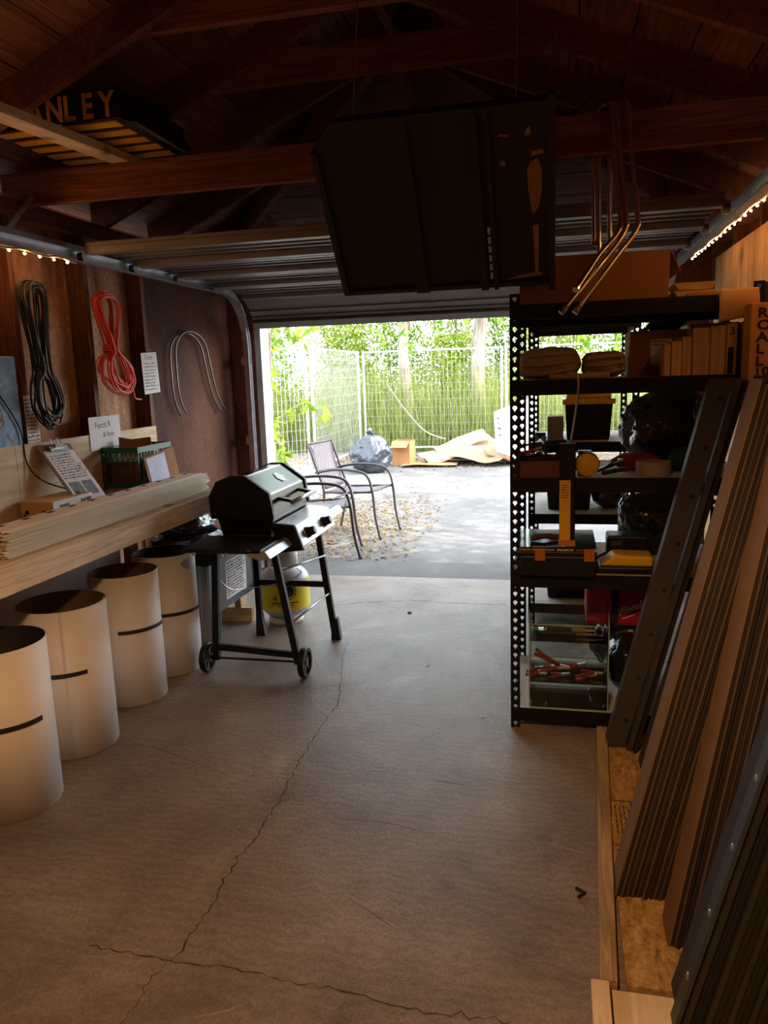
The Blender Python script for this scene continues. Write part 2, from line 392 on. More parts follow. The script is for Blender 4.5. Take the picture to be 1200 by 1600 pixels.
# side walls
wl = structure('wall_left', (-2.5, 1.6, 0))
M().bb((-2.54, -2.6, 0), (-2.50, 4.27, 2.33)).obj('sheathing', SHEATH, wl)
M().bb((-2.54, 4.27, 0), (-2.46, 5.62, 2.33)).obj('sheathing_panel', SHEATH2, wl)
st0 = M().bb((-2.50, -.04, .04), (-2.40, 0, 2.25)).obj('stud', STUDW, wl)
for yy in (3.15, 3.715, 4.28): like(st0, wl, (0, yy, 0))
for yy in (2.58, 2.02, 1.45, .89, .3): like(st0, wl, (0, yy, 0))
bpy.data.objects.remove(st0)
M().bb((-2.50, -2.6, 2.25), (-2.40, 5.6, 2.33)).obj('top_plate', DARKW, wl)
M().bb((-2.50, -2.6, 0), (-2.40, 5.6, .04)).obj('bottom_plate', STUDW, wl)
wr = structure('wall_right', (1.0, 1.6, 0))
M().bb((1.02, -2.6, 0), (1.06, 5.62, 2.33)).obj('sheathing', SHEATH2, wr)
for k in range(7): M().bb((.955, 5.0-k*.61-.04+.5, .04), (1.02, 5.0-k*.61+.5, 2.25)).obj('stud', STUDW, wr)
for k in range(4): M().bb((.94, 5.3-(k+1)*1.22+.003, .35), (.955, 5.3-k*1.22, 2.14)).obj('plywood_sheet', PLYZ, wr)
M().bb((.955, -2.6, 2.25), (1.02, 5.6, 2.33)).obj('top_plate', DARKW, wr)
wf = structure('wall_front', (-.8, 5.6, 0))
M().bb((-2.54, 5.62, 0), (-2.27, 5.74, 2.5)).obj('door_post', DARKW, wf)
M().bb((.68, 5.62, 0), (1.06, 5.74, 2.5)).obj('door_post', DARKW, wf)
M().bb((-2.27, 5.62, 2.08), (.68, 5.74, 2.5)).obj('header', DARKX, wf)
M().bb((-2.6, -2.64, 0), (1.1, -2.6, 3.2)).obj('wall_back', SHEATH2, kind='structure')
t1 = M().bb((-2.268, 5.63, 0), (-2.22, 5.80, 2.08)).obj('trim_1', plain('white_trim', '#d9d8d4', .7), kind='structure', label='white painted casing outside the left door post')
M().bb((.62, 5.74, 0), (.73, 5.77, 2.1)).obj('trim_2', MATS['white_trim'], kind='structure')

# hip roof: boards, rafters, collar ties
XL, XR, YF, SL, ZE = -2.47, .95, 5.6, .42, 2.33
XM = (XL+XR)/2; DM = (XR-XL)/2; RD = .14
ce = structure('ceiling', (XM, 1.5, ZE))
def zb(d): return ZE + d*SL               # underside of a rafter at plan distance d from its eave
nb = 10; bw = (DM+.35)/nb
for k in range(nb):
    d0 = -.35+k*bw+.004; d1 = -.35+(k+1)*bw-.004; th = (0, 0, .02)
    z0, z1 = zb(d0)+RD, zb(d1)+RD
    M().poly([(XR-d0, -2.6, z0), (XR-d0, YF-d0, z0), (XR-d1, YF-d1, z1), (XR-d1, -2.6, z1)], th).obj('roof_board', BOARDW, ce)
    M().poly([(XL+d0, -2.6, z0), (XL+d1, -2.6, z1), (XL+d1, YF-d1, z1), (XL+d0, YF-d0, z0)], th).obj('roof_board', BOARDW, ce)
    if XL+d1 < XR-d1+.01:
        M().poly([(XL+d0, YF-d0, z0), (XL+d1, YF-d1, z1), (XR-d1, YF-d1, z1), (XR-d0, YF-d0, z0)], th).obj('roof_board', BOARDX, ce)
# shingle layer above keeps daylight out of the board joints
shin = M()
zt = RD+.03
shin.poly([(XR+.4, -2.62, zb(-.4)+zt), (XR+.4, YF+.4, zb(-.4)+zt), (XM, YF-DM, zb(DM)+zt), (XM, -2.62, zb(DM)+zt)], (0, 0, .02))
shin.poly([(XL-.4, -2.62, zb(-.4)+zt), (XM, -2.62, zb(DM)+zt), (XM, YF-DM, zb(DM)+zt), (XL-.4, YF+.4, zb(-.4)+zt)], (0, 0, .02))
shin.poly([(XL-.4, YF+.4, zb(-.4)+zt), (XM, YF-DM, zb(DM)+zt), (XR+.4, YF+.4, zb(-.4)+zt)], (0, 0, .02))
shin.obj('shingle_layer', plain('shingles', '#4a4644', .9), ce)
def raft(p, q, w=.04, h=RD, m=DARKW):
    p, q = V(p), V(q); d = (q-p).normalized(); sd = d.cross(V((0, 0, 1))).normalized()
    a = [p-sd*w/2, q-sd*w/2, q+sd*w/2, p+sd*w/2]
    M().poly(a, (0, 0, h)).obj('rafter', m, ce)
ry = [3.4-.61*k for k in range(0, 9)]
for y in ry:
    raft((XR+.05, y, zb(-.05)), (XM+.02, y, zb(DM)))
    raft((XL-.05, y, zb(-.05)), (XM-.02, y, zb(DM)))
for y in (3.4, 2.79, 2.18, 1.57, .96):
    M().bb((XM-.86, y+.02, 2.75), (XM+.73, y+.058, 2.885)).obj('collar_tie', DARKX, ce)
for y in (4.01, 4.62, 5.23):               # jack rafters on the side slopes
    d = YF-y
    raft((XR+.05, y, zb(-.05)), (XR-d+.05, y, zb(d-.05))); raft((XL-.05, y, zb(-.05)), (XL+d-.05, y, zb(d-.05)))
for x in (XM, XM-.61, XM+.61, XM-1.22, XM+1.22):   # jack rafters on the front slope
    d = min(x-XL, XR-x)
    raft((x, YF+.02, zb(-.02)), (x, YF-d+.04, zb(d-.04)))
raft((XL, YF, ZE-.01), (XM, YF-DM, zb(DM)-.01), .045); raft((XR, YF, ZE-.01), (XM, YF-DM, zb(DM)-.01), .045)
M().bb((XM-.02, -2.6, zb(DM)-.02), (XM+.02, YF-DM, zb(DM)+RD)).obj('ridge_board', DARKW, ce)
M().bb((XL, 3.22, 2.30), (XR, 3.262, 2.44)).obj('cross_tie', DARKX, ce)
M().bb((XL, 1.30, 2.20), (XR, 1.342, 2.34)).obj('cross_tie', DARKX, ce)

# overhead sectional door, rolled up, its last section still hanging in the opening
DOORM = plain('door_steel', (.24, .24, .24, 1), .45, .35, .12, 3)
gd = structure('door_1', (-.8, 4.5, 2.05), 'grey steel sectional overhead garage door rolled up under the rafters')
def section(y0, z0, y1, z1):
    a, b = V((0, y0, z0)), V((0, y1, z1)); t = (b-a).normalized(); nrm = V((0, t.z, -t.y))
    if nrm.z > 0: nrm = -nrm
    m = M(); L = (b-a).length; x0, x1 = -2.24, .64
    def slab(s0, s1, h0, h1):
        p0, p1 = a+t*s0, a+t*s1
        m.poly([V((x0, 0, 0))+p0+nrm*h0, V((x0, 0, 0))+p1+nrm*h0, V((x0, 0, 0))+p1+nrm*h1, V((x0, 0, 0))+p0+nrm*h1], (x1-x0, 0, 0))
    slab(0, L-.006, -.02, 0)
    slab(0, .055, 0, .035); slab(L-.06, L-.006, 0, .035)
    o = m.obj('door_section', DOORM, gd, bev=.003, seg=1)
    ri = M()
    for f in (.3, .5, .7):
        p = a+t*L*f+nrm*.005; ri.beam(V((x0, 0, 0))+p, V((x1, 0, 0))+p, .02, .012, nrm)
    ri.obj('rib', DOORM, o)
    return o
for y0, z0, y1, z1 in [(3.46, 2.15, 3.96, 2.145), (3.965, 2.145, 4.465, 2.14), (4.47, 2.14, 4.97, 2.13), (4.975, 2.13, 5.42, 2.09), (5.425, 2.085, 5.60, 1.88)]:
    section(y0, z0, y1, z1)
M().bb((-2.24, 5.585, 1.865), (.64, 5.62, 1.885)).obj('bottom_seal', MATTE, gd)
for y in (3.5, 3.97, 4.47, 4.97):
    for x in (-2.265, .665):
        M().lathe([(.004, -.03), (.022, -.03), (.022, .0), (.004, .0)], (x, y, 2.11), 12, Matrix.Rotation(PI/2, 3, 'Y')).obj('roller', STEEL, gd)
def track(x, side, label):
    t = thing('door_track', (x, 5.5, 0), label, 'door track')
    R = .38
    path = [(x, 1.35, 2.11), (x, 5.15, 2.11)] + [tuple(p) for p in arc((x, 5.15, 2.11-R), R, 90, 0, 10, 'yz')][1:] + [(x, 5.53, .02)]
    P = [V(p) for p in path]; m = M()
    for a, b in zip(P[:-1], P[1:]):
        d = (b-a).normalized(); n = V((0, -d.z, d.y)); e = d*.002
        m.beam(a-e, b+e, .004, .05, n) if False else m.beam(a-e+V((side*.02, 0, 0)), b+e+V((side*.02, 0, 0)), .003, .05, n)
        for s in (-1, 1): m.beam(a-e+n*s*.025, b+e+n*s*.025, .04, .003, n)
    m.obj('channel', GALV, t)
    an = M().bb((x+side*.022, 1.4, 2.135), (x+side*.026, 4.9, 2.17)).bb((x+side*.022, 1.4, 2.166), (x+side*.055, 4.9, 2.17))
    an.obj('angle_iron', GALV, t)
    for (y, zt_) in ((3.24, 2.36), (1.32, 2.36)):
        M().beam((x+side*.03, y-.22, 2.15), (x+side*.02, y, zt_), .025, .004, (1, 0, 0)).obj('hanger_strap', GALV, t)
    for z in (.4, 1.0, 1.6):
        M().bb((x+side*.02, 5.52, z), (x+side*.05, 5.62, z+.06)).obj('wall_bracket', GALV, t)
    return t
track(-2.29, -1, 'galvanised door track along the left wall, curving down beside the hanging conduit')
track(.69, 1, 'galvanised door track along the right wall, under the bright string of lights')

# rope lights fixed to the tracks
BULB = emit('bulb_glow', '#ffb066', 70.0)
def rope(x, y0, y1, z, label):
    t = thing('rope_light', (x, y0, z), label, 'string lights')
    n = int((y1-y0)/.1)
    M().tube([(x, y0+(y1-y0)*i/40, z-.006*math.sin(i*1.3)) for i in range(41)], .006, 6).obj('cable', plain('clear_cable', '#b59a78', .3), t, smooth=True)
    b0 = M().blob((0, 0, 0), (.011, .016, .011), 0, 1, 1).obj('bulb', BULB, t, smooth=True, local=True)
    for i in range(n):
        b = b0 if i == 0 else like(b0, t)
        b.location = (.0, (i+.5)*.1, -.012)
rope(-2.262, 1.4, 3.42, 2.075, 'warm string of small bulbs clipped under the left door track')
rope(.735, 1.5, 4.9, 2.10, 'warm string of small bulbs along the right door track above bare plywood')

# shaded work lamp hanging behind the viewer: gives the warm light on the near floor
wlamp = thing('pendant_lamp', (-.25, .55, 2.30), 'warm bulb under a black metal shade hung from the rafters', 'lamp')
M().lathe([(.02, .09), (.05, .08), (.16, -.05), (.165, -.05), (.055, .09), (.02, .1)], (-.25, .55, 2.24), 24).obj('shade', BLACK, wlamp, smooth=True)
M().tube([(-.25, .55, 2.33), (-.25, .55, 2.76)], .005, 6).obj('cord', MATTE, wlamp)
M().blob((-.25, .55, 2.24), (.06, .06, .08), 0, 1, 2).obj('bulb', emit('lamp_glow', '#ffb56e', 8), wlamp, smooth=True)
ld = bpy.data.lights.new('lamp_light', 'SPOT'); ld.energy = 36; ld.color = (1, .56, .24); ld.spot_size = math.radians(150); ld.spot_blend = .5; ld.shadow_soft_size = .06
lo = bpy.data.objects.new('lamp_light', ld); COL.objects.link(lo); lo.parent = wlamp; lo.location = (0, 0, -.12)

# ================================================================== LEFT SIDE: bench and what stands on, under and over it
wb = thing('workbench', (-2.1, 2.5, 0), 'long pine workbench with a plywood backboard along the left wall', 'workbench')
M().bb((-2.385, .6, .872), (-1.845, 3.93, .90)).obj('top', PLY, wb)
M().bb((-1.845, .6, .802), (-1.807, 3.95, .898)).obj('front_rail', PINE, wb, bev=.004)
M().bb((-2.385, .6, .80), (-2.347, 3.93, .872)).obj('rear_rail', PINE, wb)
for yb, yt in ((.6, 3.0), (3.003, 4.262)): M().bb((-2.398, yb, .885), (-2.386, yt, 1.235)).obj('backboard', PLY, wb)
for y in (1.0, 2.2, 3.72): M().bb((-2.345, y, 0), (-2.307, y+.09, .872)).obj('leg', PINEZ, wb)
for y in (1.0, 3.72): M().bb((-2.307, y+.09, .80), (-1.847, y+.128, .87)).obj('cross_rail', PINEX, wb)
M().bb((-2.303, 1.2, .002), (-2.29, 3.6, .62)).obj('spare_sheet', plain('white_panel', '#c9c2b8', .8, var=.1), label='pale sheet panel standing under the workbench behind the white rolls', cat='panel')

# rolled white sheets standing under the bench front
SHEET = plain('white_sheet', '#ebe6e3', .55, var=.03, scale=2)
INB = plain('sheet_inside_black', (.012, .011, .011, 1), .7); INBR = plain('sheet_inside_brown', '#5a4a3e', .7)
TAPE = plain('dark_tape', (.018, .016, .016, 1), .5)
def roll(cx, cy, r, h, inside, seam, tz, ta0, ta1, label, turns=1.25, tilt=0):
    t = thing('rolled_sheet', (cx, cy, 0), label, 'rolled sheet', 'white sheet rolls under the bench')
    n = 80; vo = []; fs = []; vi = []
    def pt(i, off, z):
        f = i/n; a = math.radians(seam) + 2*PI*turns*f; rr = r - .006*turns*f - off
        return V((cx+rr*math.cos(a), cy+rr*math.sin(a), z))
    for z in (0.002, h):
        vo += [pt(i, 0, z) for i in range(n+1)]
    for i in range(n): fs.append((i, i+1, n+2+i, n+1+i))
    vi = [pt(i, .0022, z) for z in (0.002, h) for i in range(n+1)]
    M().add(vo, fs).obj('outer_face', SHEET, t, smooth=True, solid=.0012)
    M().add(vi, fs).obj('inner_face', inside, t, smooth=True, solid=.0012)
    b = M(); k = 40; vs = []; ff = []
    for i in range(k+1):
        a = math.radians(ta0+(ta1-ta0)*i/k); rr = r+.0022; zz = tz+.012*(i/k-.5)*tilt
        for dz in (-.009, .009): vs.append((cx+rr*math.cos(a), cy+rr*math.sin(a), zz+dz))
        if i: q = 2*i; ff.append((q-2, q-1, q+1, q))
    b.add(vs, ff).obj('tape_band', TAPE, t, solid=.001)
    return t
roll(-1.95, 2.225, .175, .615, INB, 150, .345, -140, -5, 'nearest white rolled sheet with black lining and dark tape band')
roll(-2.00, 2.68, .177, .62, INBR, -58, .36, -130, -30, 'wide white rolled sheet with an open overlapping seam and brown inside')
roll(-2.01, 3.17, .160, .625, INBR, 120, .365, -75, 25, 'white rolled sheet with a short dark tape strip, third from the viewer')
roll(-2.00, 3.54, .158, .63, INB, 200, .33, -130, 20, 'farthest white rolled sheet with black lining beside the galvanised bin')

# galvanised bin with a black liner
tb = thing('trash_bin', (-2.1, 3.97, 0), 'fluted galvanised trash bin with a black liner under the bench end', 'trash bin')
m = M(); n = 72; prof = [(.165, .004), (.17, .03), (.20, .60), (.206, .605), (.206, .62), (.199, .62), (.16, .03)]
vs = []
for r, z in prof:
    for k in range(n):
        a = 2*PI*k/n; rr = r*(1+(.018*(1 if (k//2) % 2 else -1) if .03 <= z <= .6 else 0)); vs.append((-2.1+rr*math.cos(a), 3.97+rr*math.sin(a), z))
m.add(vs, [(i*n+k, i*n+(k+1) % n, (i+1)*n+(k+1) % n, (i+1)*n+k) for i in range(len(prof)-1) for k in range(n)] + [tuple(range(n-1, -1, -1))])
m.obj('body', plain('bin_zinc', (.30, .31, .32, 1), .45, .6), tb)
vs = []; prof = [(.214, .47), (.217, .55), (.213, .63), (.19, .645), (.17, .60)]
for j, (r, z) in enumerate(prof):
    for k in range(n):
        a = 2*PI*k/n; q = noise.noise(V((math.cos(a)*3, math.sin(a)*3, j*.6))); vs.append((-2.1+(r+.006*abs(q))*math.cos(a), 3.97+(r+.006*abs(q))*math.sin(a), z+(.05*q if j == 0 else .008*q)))
M().add(vs, [(i*n+k, i*n+(k+1) % n, (i+1)*n+(k+1) % n, (i+1)*n+k) for i in range(len(prof)-1) for k in range(n)]).obj('liner', BAGM, tb, solid=.002)
M().blob((-2.10, 3.97, .70), (.33, .35, .17), .16, 3.2, 4, seed=3, ridged=True).obj('trash_bag', plain('shiny_bag_film', (.10, .11, .12, 1), .18, .3, .3, spec=.9), smooth=False, label='shiny crumpled plastic bag filling the galvanised bin under the bench', cat='plastic bag')

# rough timber stand behind the grill
sd_ = thing('timber_stand', (-1.95, 4.33, 0), 'rough two by four timber stand behind the grill', 'stand')
M().bb((-1.97, 4.30, .09), (-1.93, 4.39, .74)).obj('post', PINEZ, sd_); M().bb((-2.22, 4.30, 0), (-1.86, 4.34, .09)).obj('foot', PINEX, sd_)
M().bb((-2.30, 4.34, .70), (-1.93, 4.38, .78)).obj('arm', PINEX, sd_)

# stack of ivory trim strips on the bench
TRIM = plain('ivory_vinyl', '#efe6d0', .45, var=.03); SLOT = plain('slot_dark', (.02, .018, .015, 1), .9)
for k in range(10):
    z = .901+k*.0096; y0 = 2.27+random.uniform(-.015, .02); y1 = 3.88+random.uniform(-.02, .02); xo = random.uniform(-.007, .007)
    lab = 'ivory vinyl trim strip with a slotted flange, topmost of the stack on the bench' if k == 9 else ORD[k]+' ivory vinyl trim strip from the bottom of the stack on the bench'
    m = M(); pr_ = [(-2.02, .0), (-1.915, .0), (-1.905, -.006), (-1.893, .0), (-1.880, -.004), (-1.880, -.002), (-1.893, .0022), (-1.905, -.0035), (-1.914, .0024), (-2.02, .0024)]
    m.poly([(x+xo, y0, z+.006+dz) for x, dz in pr_], (0, y1-y0, 0))
    t = m.obj('trim_strip', TRIM, label=lab, cat='trim strip', group='ivory trim strips on the bench')
    if k == 9:
        for q in range(11):
            M().bb((-2.008+xo, 2.36+q*.145, z+.0086), (-1.985+xo, 2.40+q*.145, z+.0092)).obj('nail_slot', SLOT, t)

# power supply box and its leads
pb = thing('power_box', (-2.28, 3.12, .9), 'small cream box with a label and black leads on the bench', 'box')
CREAM = plain('cream_card', '#c9a672', .7, var=.04)
M().bb((-2.37, 2.97, .901), (-2.205, 3.28, .985)).obj('body', CREAM, pb, bev=.003)
M().bb((-2.205, 2.975, .904), (-2.2035, 3.275, .982)).obj('side_label', PAPER, pb)
for y0, y1, z0, z1 in ((3.02, 3.09, .925, .962), (3.18, 3.22, .93, .966), (3.235, 3.265, .94, .968)):
    M().bb((-2.2036, y0, z0), (-2.2026, y1, z1)).obj('print_patch', plain('print_grey', '#7d7370', .8, var=.4, scale=60), pb)
for x in (-2.335, -2.25): M().lathe([(.009, 0), (.009, .006), (.004, .007)], (x, 2.97, .937), 12, Matrix.Rotation(PI/2, 3, 'X')).obj('socket', MATTE, pb)
M().tube(smoothpath([(-2.335, 2.962, .937), (-2.33, 2.93, .915), (-2.30, 2.86, .905), (-2.30, 2.6, .905), (-2.33, 2.2, .905)]), .0035, 6).obj('lead', MATTE, pb, smooth=True)
M().tube(smoothpath([(-2.25, 2.962, .937), (-2.235, 2.93, .915), (-2.195, 2.97, .906), (-2.16, 3.06, .906), (-2.17, 3.2, .93), (-2.23, 3.22, .985), (-2.33, 3.10, 1.06), (-2.378, 3.06, 1.15), (-2.385, 3.05, 1.3), (-2.385, 2.95, 1.45), (-2.385, 2.85, 1.55), (-2.39, 2.5, 1.66)]), .0035, 6).obj('mains_cable', MATTE, pb, smooth=True)
M().bb((-2.19, 2.97, .9005), (-2.165, 3.03, .915)).obj('inline_plug', MATTE, pb)
# clipboard leaning on the backboard
def lean_board(name, a, b, h_top, mat, **k):
    pass
cb_ = thing('clipboard', (-2.27, 3.28, .9), 'brown clipboard with a printed sheet leaning on the backboard', 'clipboard')
bl, br, tr_, tl = V((-2.20, 3.18, .902)), V((-2.17, 3.39, .902)), V((-2.345, 3.34, 1.215)), V((-2.375, 3.13, 1.225))
def on(q, u, v, e=0.0):
    a, b, c, d = q; p = a.lerp(b, u).lerp(d.lerp(c, u), v); nn = (b-a).cross(d-a).normalized(); return p+nn*e
Q = (bl, br, tr_, tl)
nn = (br-bl).cross(tl-bl).normalized()
M().poly(Q, -nn*.004).obj('board', plain('hardboard', '#6b4a36', .7), cb_)
PQ = [on(Q, .07, .02, .001), on(Q, .97, .02, .001), on(Q, .97, .90, .001), on(Q, .07, .90, .001)]
M().poly(PQ, nn*.0008).obj('sheet', PAPER, cb_)
m = M(); R_ = (PQ[1]-PQ[0]); U_ = (PQ[3]-PQ[0])
m.scribble(PQ[0]+R_*.06+U_*.5+nn*.001, R_, U_, R_.length*.85, U_.length*.42, 10, 4); m.obj('print', INK, cb_)
m = M()
for u0, u1 in ((.08, .45), (.52, .88)): m.poly([on(PQ, u0, .22, .0015), on(PQ, u1, .22, .0015), on(PQ, u1, .46, .0015), on(PQ, u0, .46, .0015)], nn*.0003)
m.obj('photo', plain('photo_print', '#5f5c5b', .6, var=.7, scale=70), cb_)
m = M().beam(on(Q, .25, .92, .008), on(Q, .8, .92, .008), .03, .012, nn).beam(on(Q, .4, .95, .015), on(Q, .66, .95, .015), .02, .02, nn)
m.tube([on(Q, .38, .98, .01), on(Q, .38, 1.05, .02), on(Q, .45, 1.06, .02), on(Q, .45, .98, .02)], .003, 6).tube([on(Q, .58, .98, .01), on(Q, .58, 1.06, .02), on(Q, .66, 1.06, .02), on(Q, .66, .98, .02)], .003, 6)
m.obj('clip', STEEL, cb_)

# green milk crate with papers
GRN = plain('crate_green', (.008, .095, .045, 1), .45)
cr_ = thing('milk_crate', (-2.275, 3.84, .9), 'dark green lattice milk crate full of papers on the bench', 'crate')
x0, x1, y0, y1, z0, z1 = -2.382, -2.17, 3.66, 4.02, .901, 1.16
M().bb((x0, y0, z0), (x1, y1, z0+.01)).obj('base', GRN, cr_)
for nm, A, B in (('near_side', (x0, y0), (x1, y0)), ('right_side', (x1, y0), (x1, y1)), ('far_side', (x1, y1), (x0, y1)), ('left_side', (x0, y1), (x0, y0))):
    a, b = V((A[0], A[1], 0)), V((B[0], B[1], 0)); m = M(); L = (b-a).length
    for za, zb_ in ((z0, z0+.075), (1.02, 1.03), (1.075, 1.085), (1.13, z1)):
        m.beam(a+V((0, 0, (za+zb_)/2)), b+V((0, 0, (za+zb_)/2)), .006, zb_-za)
    for i in range(int(L/.03)+1):
        p = a.lerp(b, i/int(L/.03)); m.beam(p+V((0, 0, z0)), p+V((0, 0, z1)), .005, .006, (b-a))
        if i: q = a.lerp(b, (i-1)/int(L/.03)); m.beam(q+V((0, 0, 1.085)), p+V((0, 0, 1.13)), .003, .004, (b-a).cross(V((0, 0, 1))))
    m.obj(nm, GRN, cr_)
M().poly([(-2.36, 3.80, .92), (-2.20, 3.86, .92), (-2.20, 3.86, 1.20), (-2.30, 3.83, 1.19), (-2.36, 3.80, 1.205)], (.0, .004, 0)).obj('cardboard_flap', CARD, label='torn brown cardboard flap standing up in the green crate', cat='cardboard')
for k in range(4):
    M().bb((-2.36, 3.69+.03*k, .913), (-2.20, 3.692+.03*k, 1.08+.02*(k % 2))).obj('paper_sheet', PAPER if k % 2 else plain('red_folder', '#9c3b3b', .7), label=['red folder nearest the front inside the green crate', 'white paper just behind the first folder inside the crate', 'second red folder inside the green crate', 'white paper farthest back inside the green crate'][k], cat='paper')
# cardboard panel with white sheet leaning on the crate
Q = (V((-2.10, 3.66, .902)), V((-2.10, 3.99, .902)), V((-2.155, 4.02, 1.13)), V((-2.155, 3.69, 1.10))); nn = (Q[1]-Q[0]).cross(Q[3]-Q[0]).normalized()
cp = thing('cardboard_piece', (-2.12, 3.83, .9), 'cardboard panel with a white sheet leaning on the green crate', 'cardboard')
M().poly(Q, -nn*.006).obj('board', CARD, cp)
M().poly([on(Q, .06, .03, .0008), on(Q, .66, .03, .0008), on(Q, .66, .95, .0008), on(Q, .06, .95, .0008)], nn*.0008).obj('sheet', plain('blue_white_paper', '#c9cbe0', .9, var=.08, scale=30), cp)
# handwritten card on the backboard
hc = M().bb((-2.384, 3.57, 1.15), (-2.381, 3.86, 1.325)).obj('handwritten_card', PAPER, label='white card with handwriting standing above the green crate', cat='card')
M().text('Fuccit R', (-2.381, 3.62, 1.265), (0, 1, .02), (0, -.02, 1), .045, .0007).obj('writing', INK, hc)
M().text('& Rolo', (-2.381, 3.69, 1.215), (0, 1, .02), (0, 0, 1), .038, .0007).obj('writing', INK, hc)
M().bb((-2.30, 3.43, .901), (-2.22, 3.60, .955)).obj('brown_carton', plain('dark_card', '#5a3725', .9), bev=.002, label='small dark brown carton between clipboard and green crate', cat='carton')
M().bb((-2.20, 4.02, .901) if False else (-2.36, 4.05, .88), (-2.30, 4.10, .885)).obj('x', GRN) if False else None

# papers, poster and cords on the wall
po = thing('poster', (-2.395, 2.76, 1.22), 'blue poster with a red and white drawing and number 3', 'poster')
M().bb((-2.397, 2.40, 1.225), (-2.394, 3.075, 1.625)).obj('sheet', blotchy('poster_blue', [(.3, '#2a3f60'), (.5, '#5580ad'), (.7, '#8fb2d2')], 3, .5, 30, .05), po)
m = M(); m.add([(-2.3935, 2.86+.075*math.cos(a*PI/12), 1.42+.065*math.sin(a*PI/12)) for a in range(24)], [tuple(range(24))]); m.obj('red_shape', plain('poster_red', '#a8555c', .6), po)
m = M()
for pts in ([(2.80, 1.36), (2.90, 1.34), (2.95, 1.39), (2.96, 1.33), (2.92, 1.31), (2.95, 1.36)], [(2.70, 1.30), (2.85, 1.33), (2.92, 1.36)], [(2.97, 1.29), (3.0, 1.25)], [(2.96, 1.50), (2.99, 1.52)], [(2.86, 1.56), (2.875, 1.585)], [(2.83, 1.24), (2.87, 1.27), (2.88, 1.24), (2.84, 1.22)]):
    M().tube([(-2.3932, y, z) for y, z in pts], .0028, 5).obj('white_stroke', PAPER, po)
m = M().text('3', (-2.3935, 2.99, 1.405), (0, 1, 0), (0, 0, 1), .065, .0005); m.obj('number', plain('poster_grey', '#9098a0', .7), po)
M().tube([(-2.396, 2.40, 1.627), (-2.396, 3.07, 1.627)], .004, 6).obj('top_batten', plain('batten', '#b9b6b0', .6), po)
nt = M().bb((-2.399, 3.11, 1.215), (-2.3975, 3.20, 1.455)).obj('wall_note', PAPER, label='narrow white note pinned to the stud behind the green cord', cat='note')
m = M().scribble((-2.3975, 3.113, 1.22), (0, 1, 0), (0, 0, 1), .08, .22, 13, 8); m.obj('writing', INK, nt)
tg = thing('paper_list', (-2.39, 4.26, 1.43), 'white printed list pinned to the stud left of the bent rods', 'note')
Q = (V((-2.392, 4.175, 1.425)), V((-2.392, 4.36, 1.435)), V((-2.392, 4.345, 1.675)), V((-2.392, 4.165, 1.665)))
M().poly(Q, (.0008, 0, 0)).obj('sheet', PAPER, tg)
m = M().scribble((-2.391, 4.185, 1.44), (0, 1, .03), (0, 0, 1), .16, .17, 9, 11); m.text('Crest', (-2.391, 4.20, 1.628), (0, 1, .03), (0, 0, 1), .04, .0008); m.obj('writing', plain('faint_ink', '#77757a', .9), tg)
M().tube([(-2.40, 4.265, 1.68), (-2.375, 4.265, 1.685)], .002, 6).obj('nail', STEEL, tg)

def coil(name, mat, top, waist, bot, wt, ww, wbt, n, r, label, seed, tail):
    rnd = random.Random(seed); t = thing(name, (-2.37, bot[0], bot[1]), label, 'cord'); m = M()
    for i in range(n):
        f1, f2, f3 = rnd.uniform(.45, 1.1), rnd.uniform(.2, 1.0), rnd.uniform(.35, 1.15); xo = rnd.uniform(.0, .055); dz = rnd.uniform(-.02, .015); db = rnd.uniform(-.02, .06)
        T, Wt, B = V((top[0], top[1]+dz, 0)), V((waist[0], waist[1], 0)), V((bot[0]+rnd.uniform(-.012, .012), bot[1]+db, 0))
        def c(f): return T.lerp(Wt, f) if f < 1 else Wt.lerp(B, f-1)
        rows = [(0.0, 0), (.03, .6*wt*f1), (.15, wt*f1), (.45, wt*.8*f1), (1.0, ww*f2), (1.3, wbt*.75*f3), (1.65, wbt*f3), (1.9, .6*wbt*f3), (2.0, 0)]
        ys = []
        for f, w in rows: q = c(f); ys.append((q.x+w+rnd.gauss(0, .003), q.y))
        zs = []
        for f, w in reversed(rows[1:-1]): q = c(f); zs.append((q.x-w+rnd.gauss(0, .003), q.y))
        pts = [(-2.375+xo+rnd.uniform(-.006, .006), a, b) for a, b in ys+zs]
        P = smoothpath(pts+[pts[0]], 5)[:-1]
        m.tube(P, r, 6, closed=True)
    m.obj('loops', mat, t, smooth=True)
    k = M()
    for dz in (-.008, .004, .014): k.tube([(-2.358+.026*math.cos(a*PI/9), waist[0]+(ww+.012)*math.sin(a*PI/9), waist[1]+dz+.003*math.sin(a)) for a in range(18)], r, 6, closed=True)
    k.obj('binding', mat, t, smooth=True)
    M().tube(smoothpath(tail, 6), r, 6).obj('tail', mat, t, smooth=True)
    M().tube([(-2.40, top[0], top[1]-.012), (-2.33, top[0], top[1]-.004)], .004, 6).obj('nail', STEEL, t)
coil('extension_cord', plain('green_cord', (.012, .022, .014, 1), .4), (3.19, 1.96), (3.20, 1.58), (3.23, 1.30), .080, .030, .095, 12, .0048, 'coiled dark green extension cord hanging on a wall stud', 5,
     [(-2.37, 3.23, 1.4), (-2.36, 3.27, 1.36), (-2.35, 3.30, 1.34)])
coil('extension_cord', plain('red_cord', '#ee5238', .4), (3.775, 1.965), (3.80, 1.68), (3.87, 1.45), .105, .040, .150, 14, .0048, 'coiled orange red extension cord hanging on a wall stud', 9,
     [(-2.36, 3.90, 1.5), (-2.355, 3.98, 1.46), (-2.355, 4.0, 1.41), (-2.35, 4.06, 1.40)])
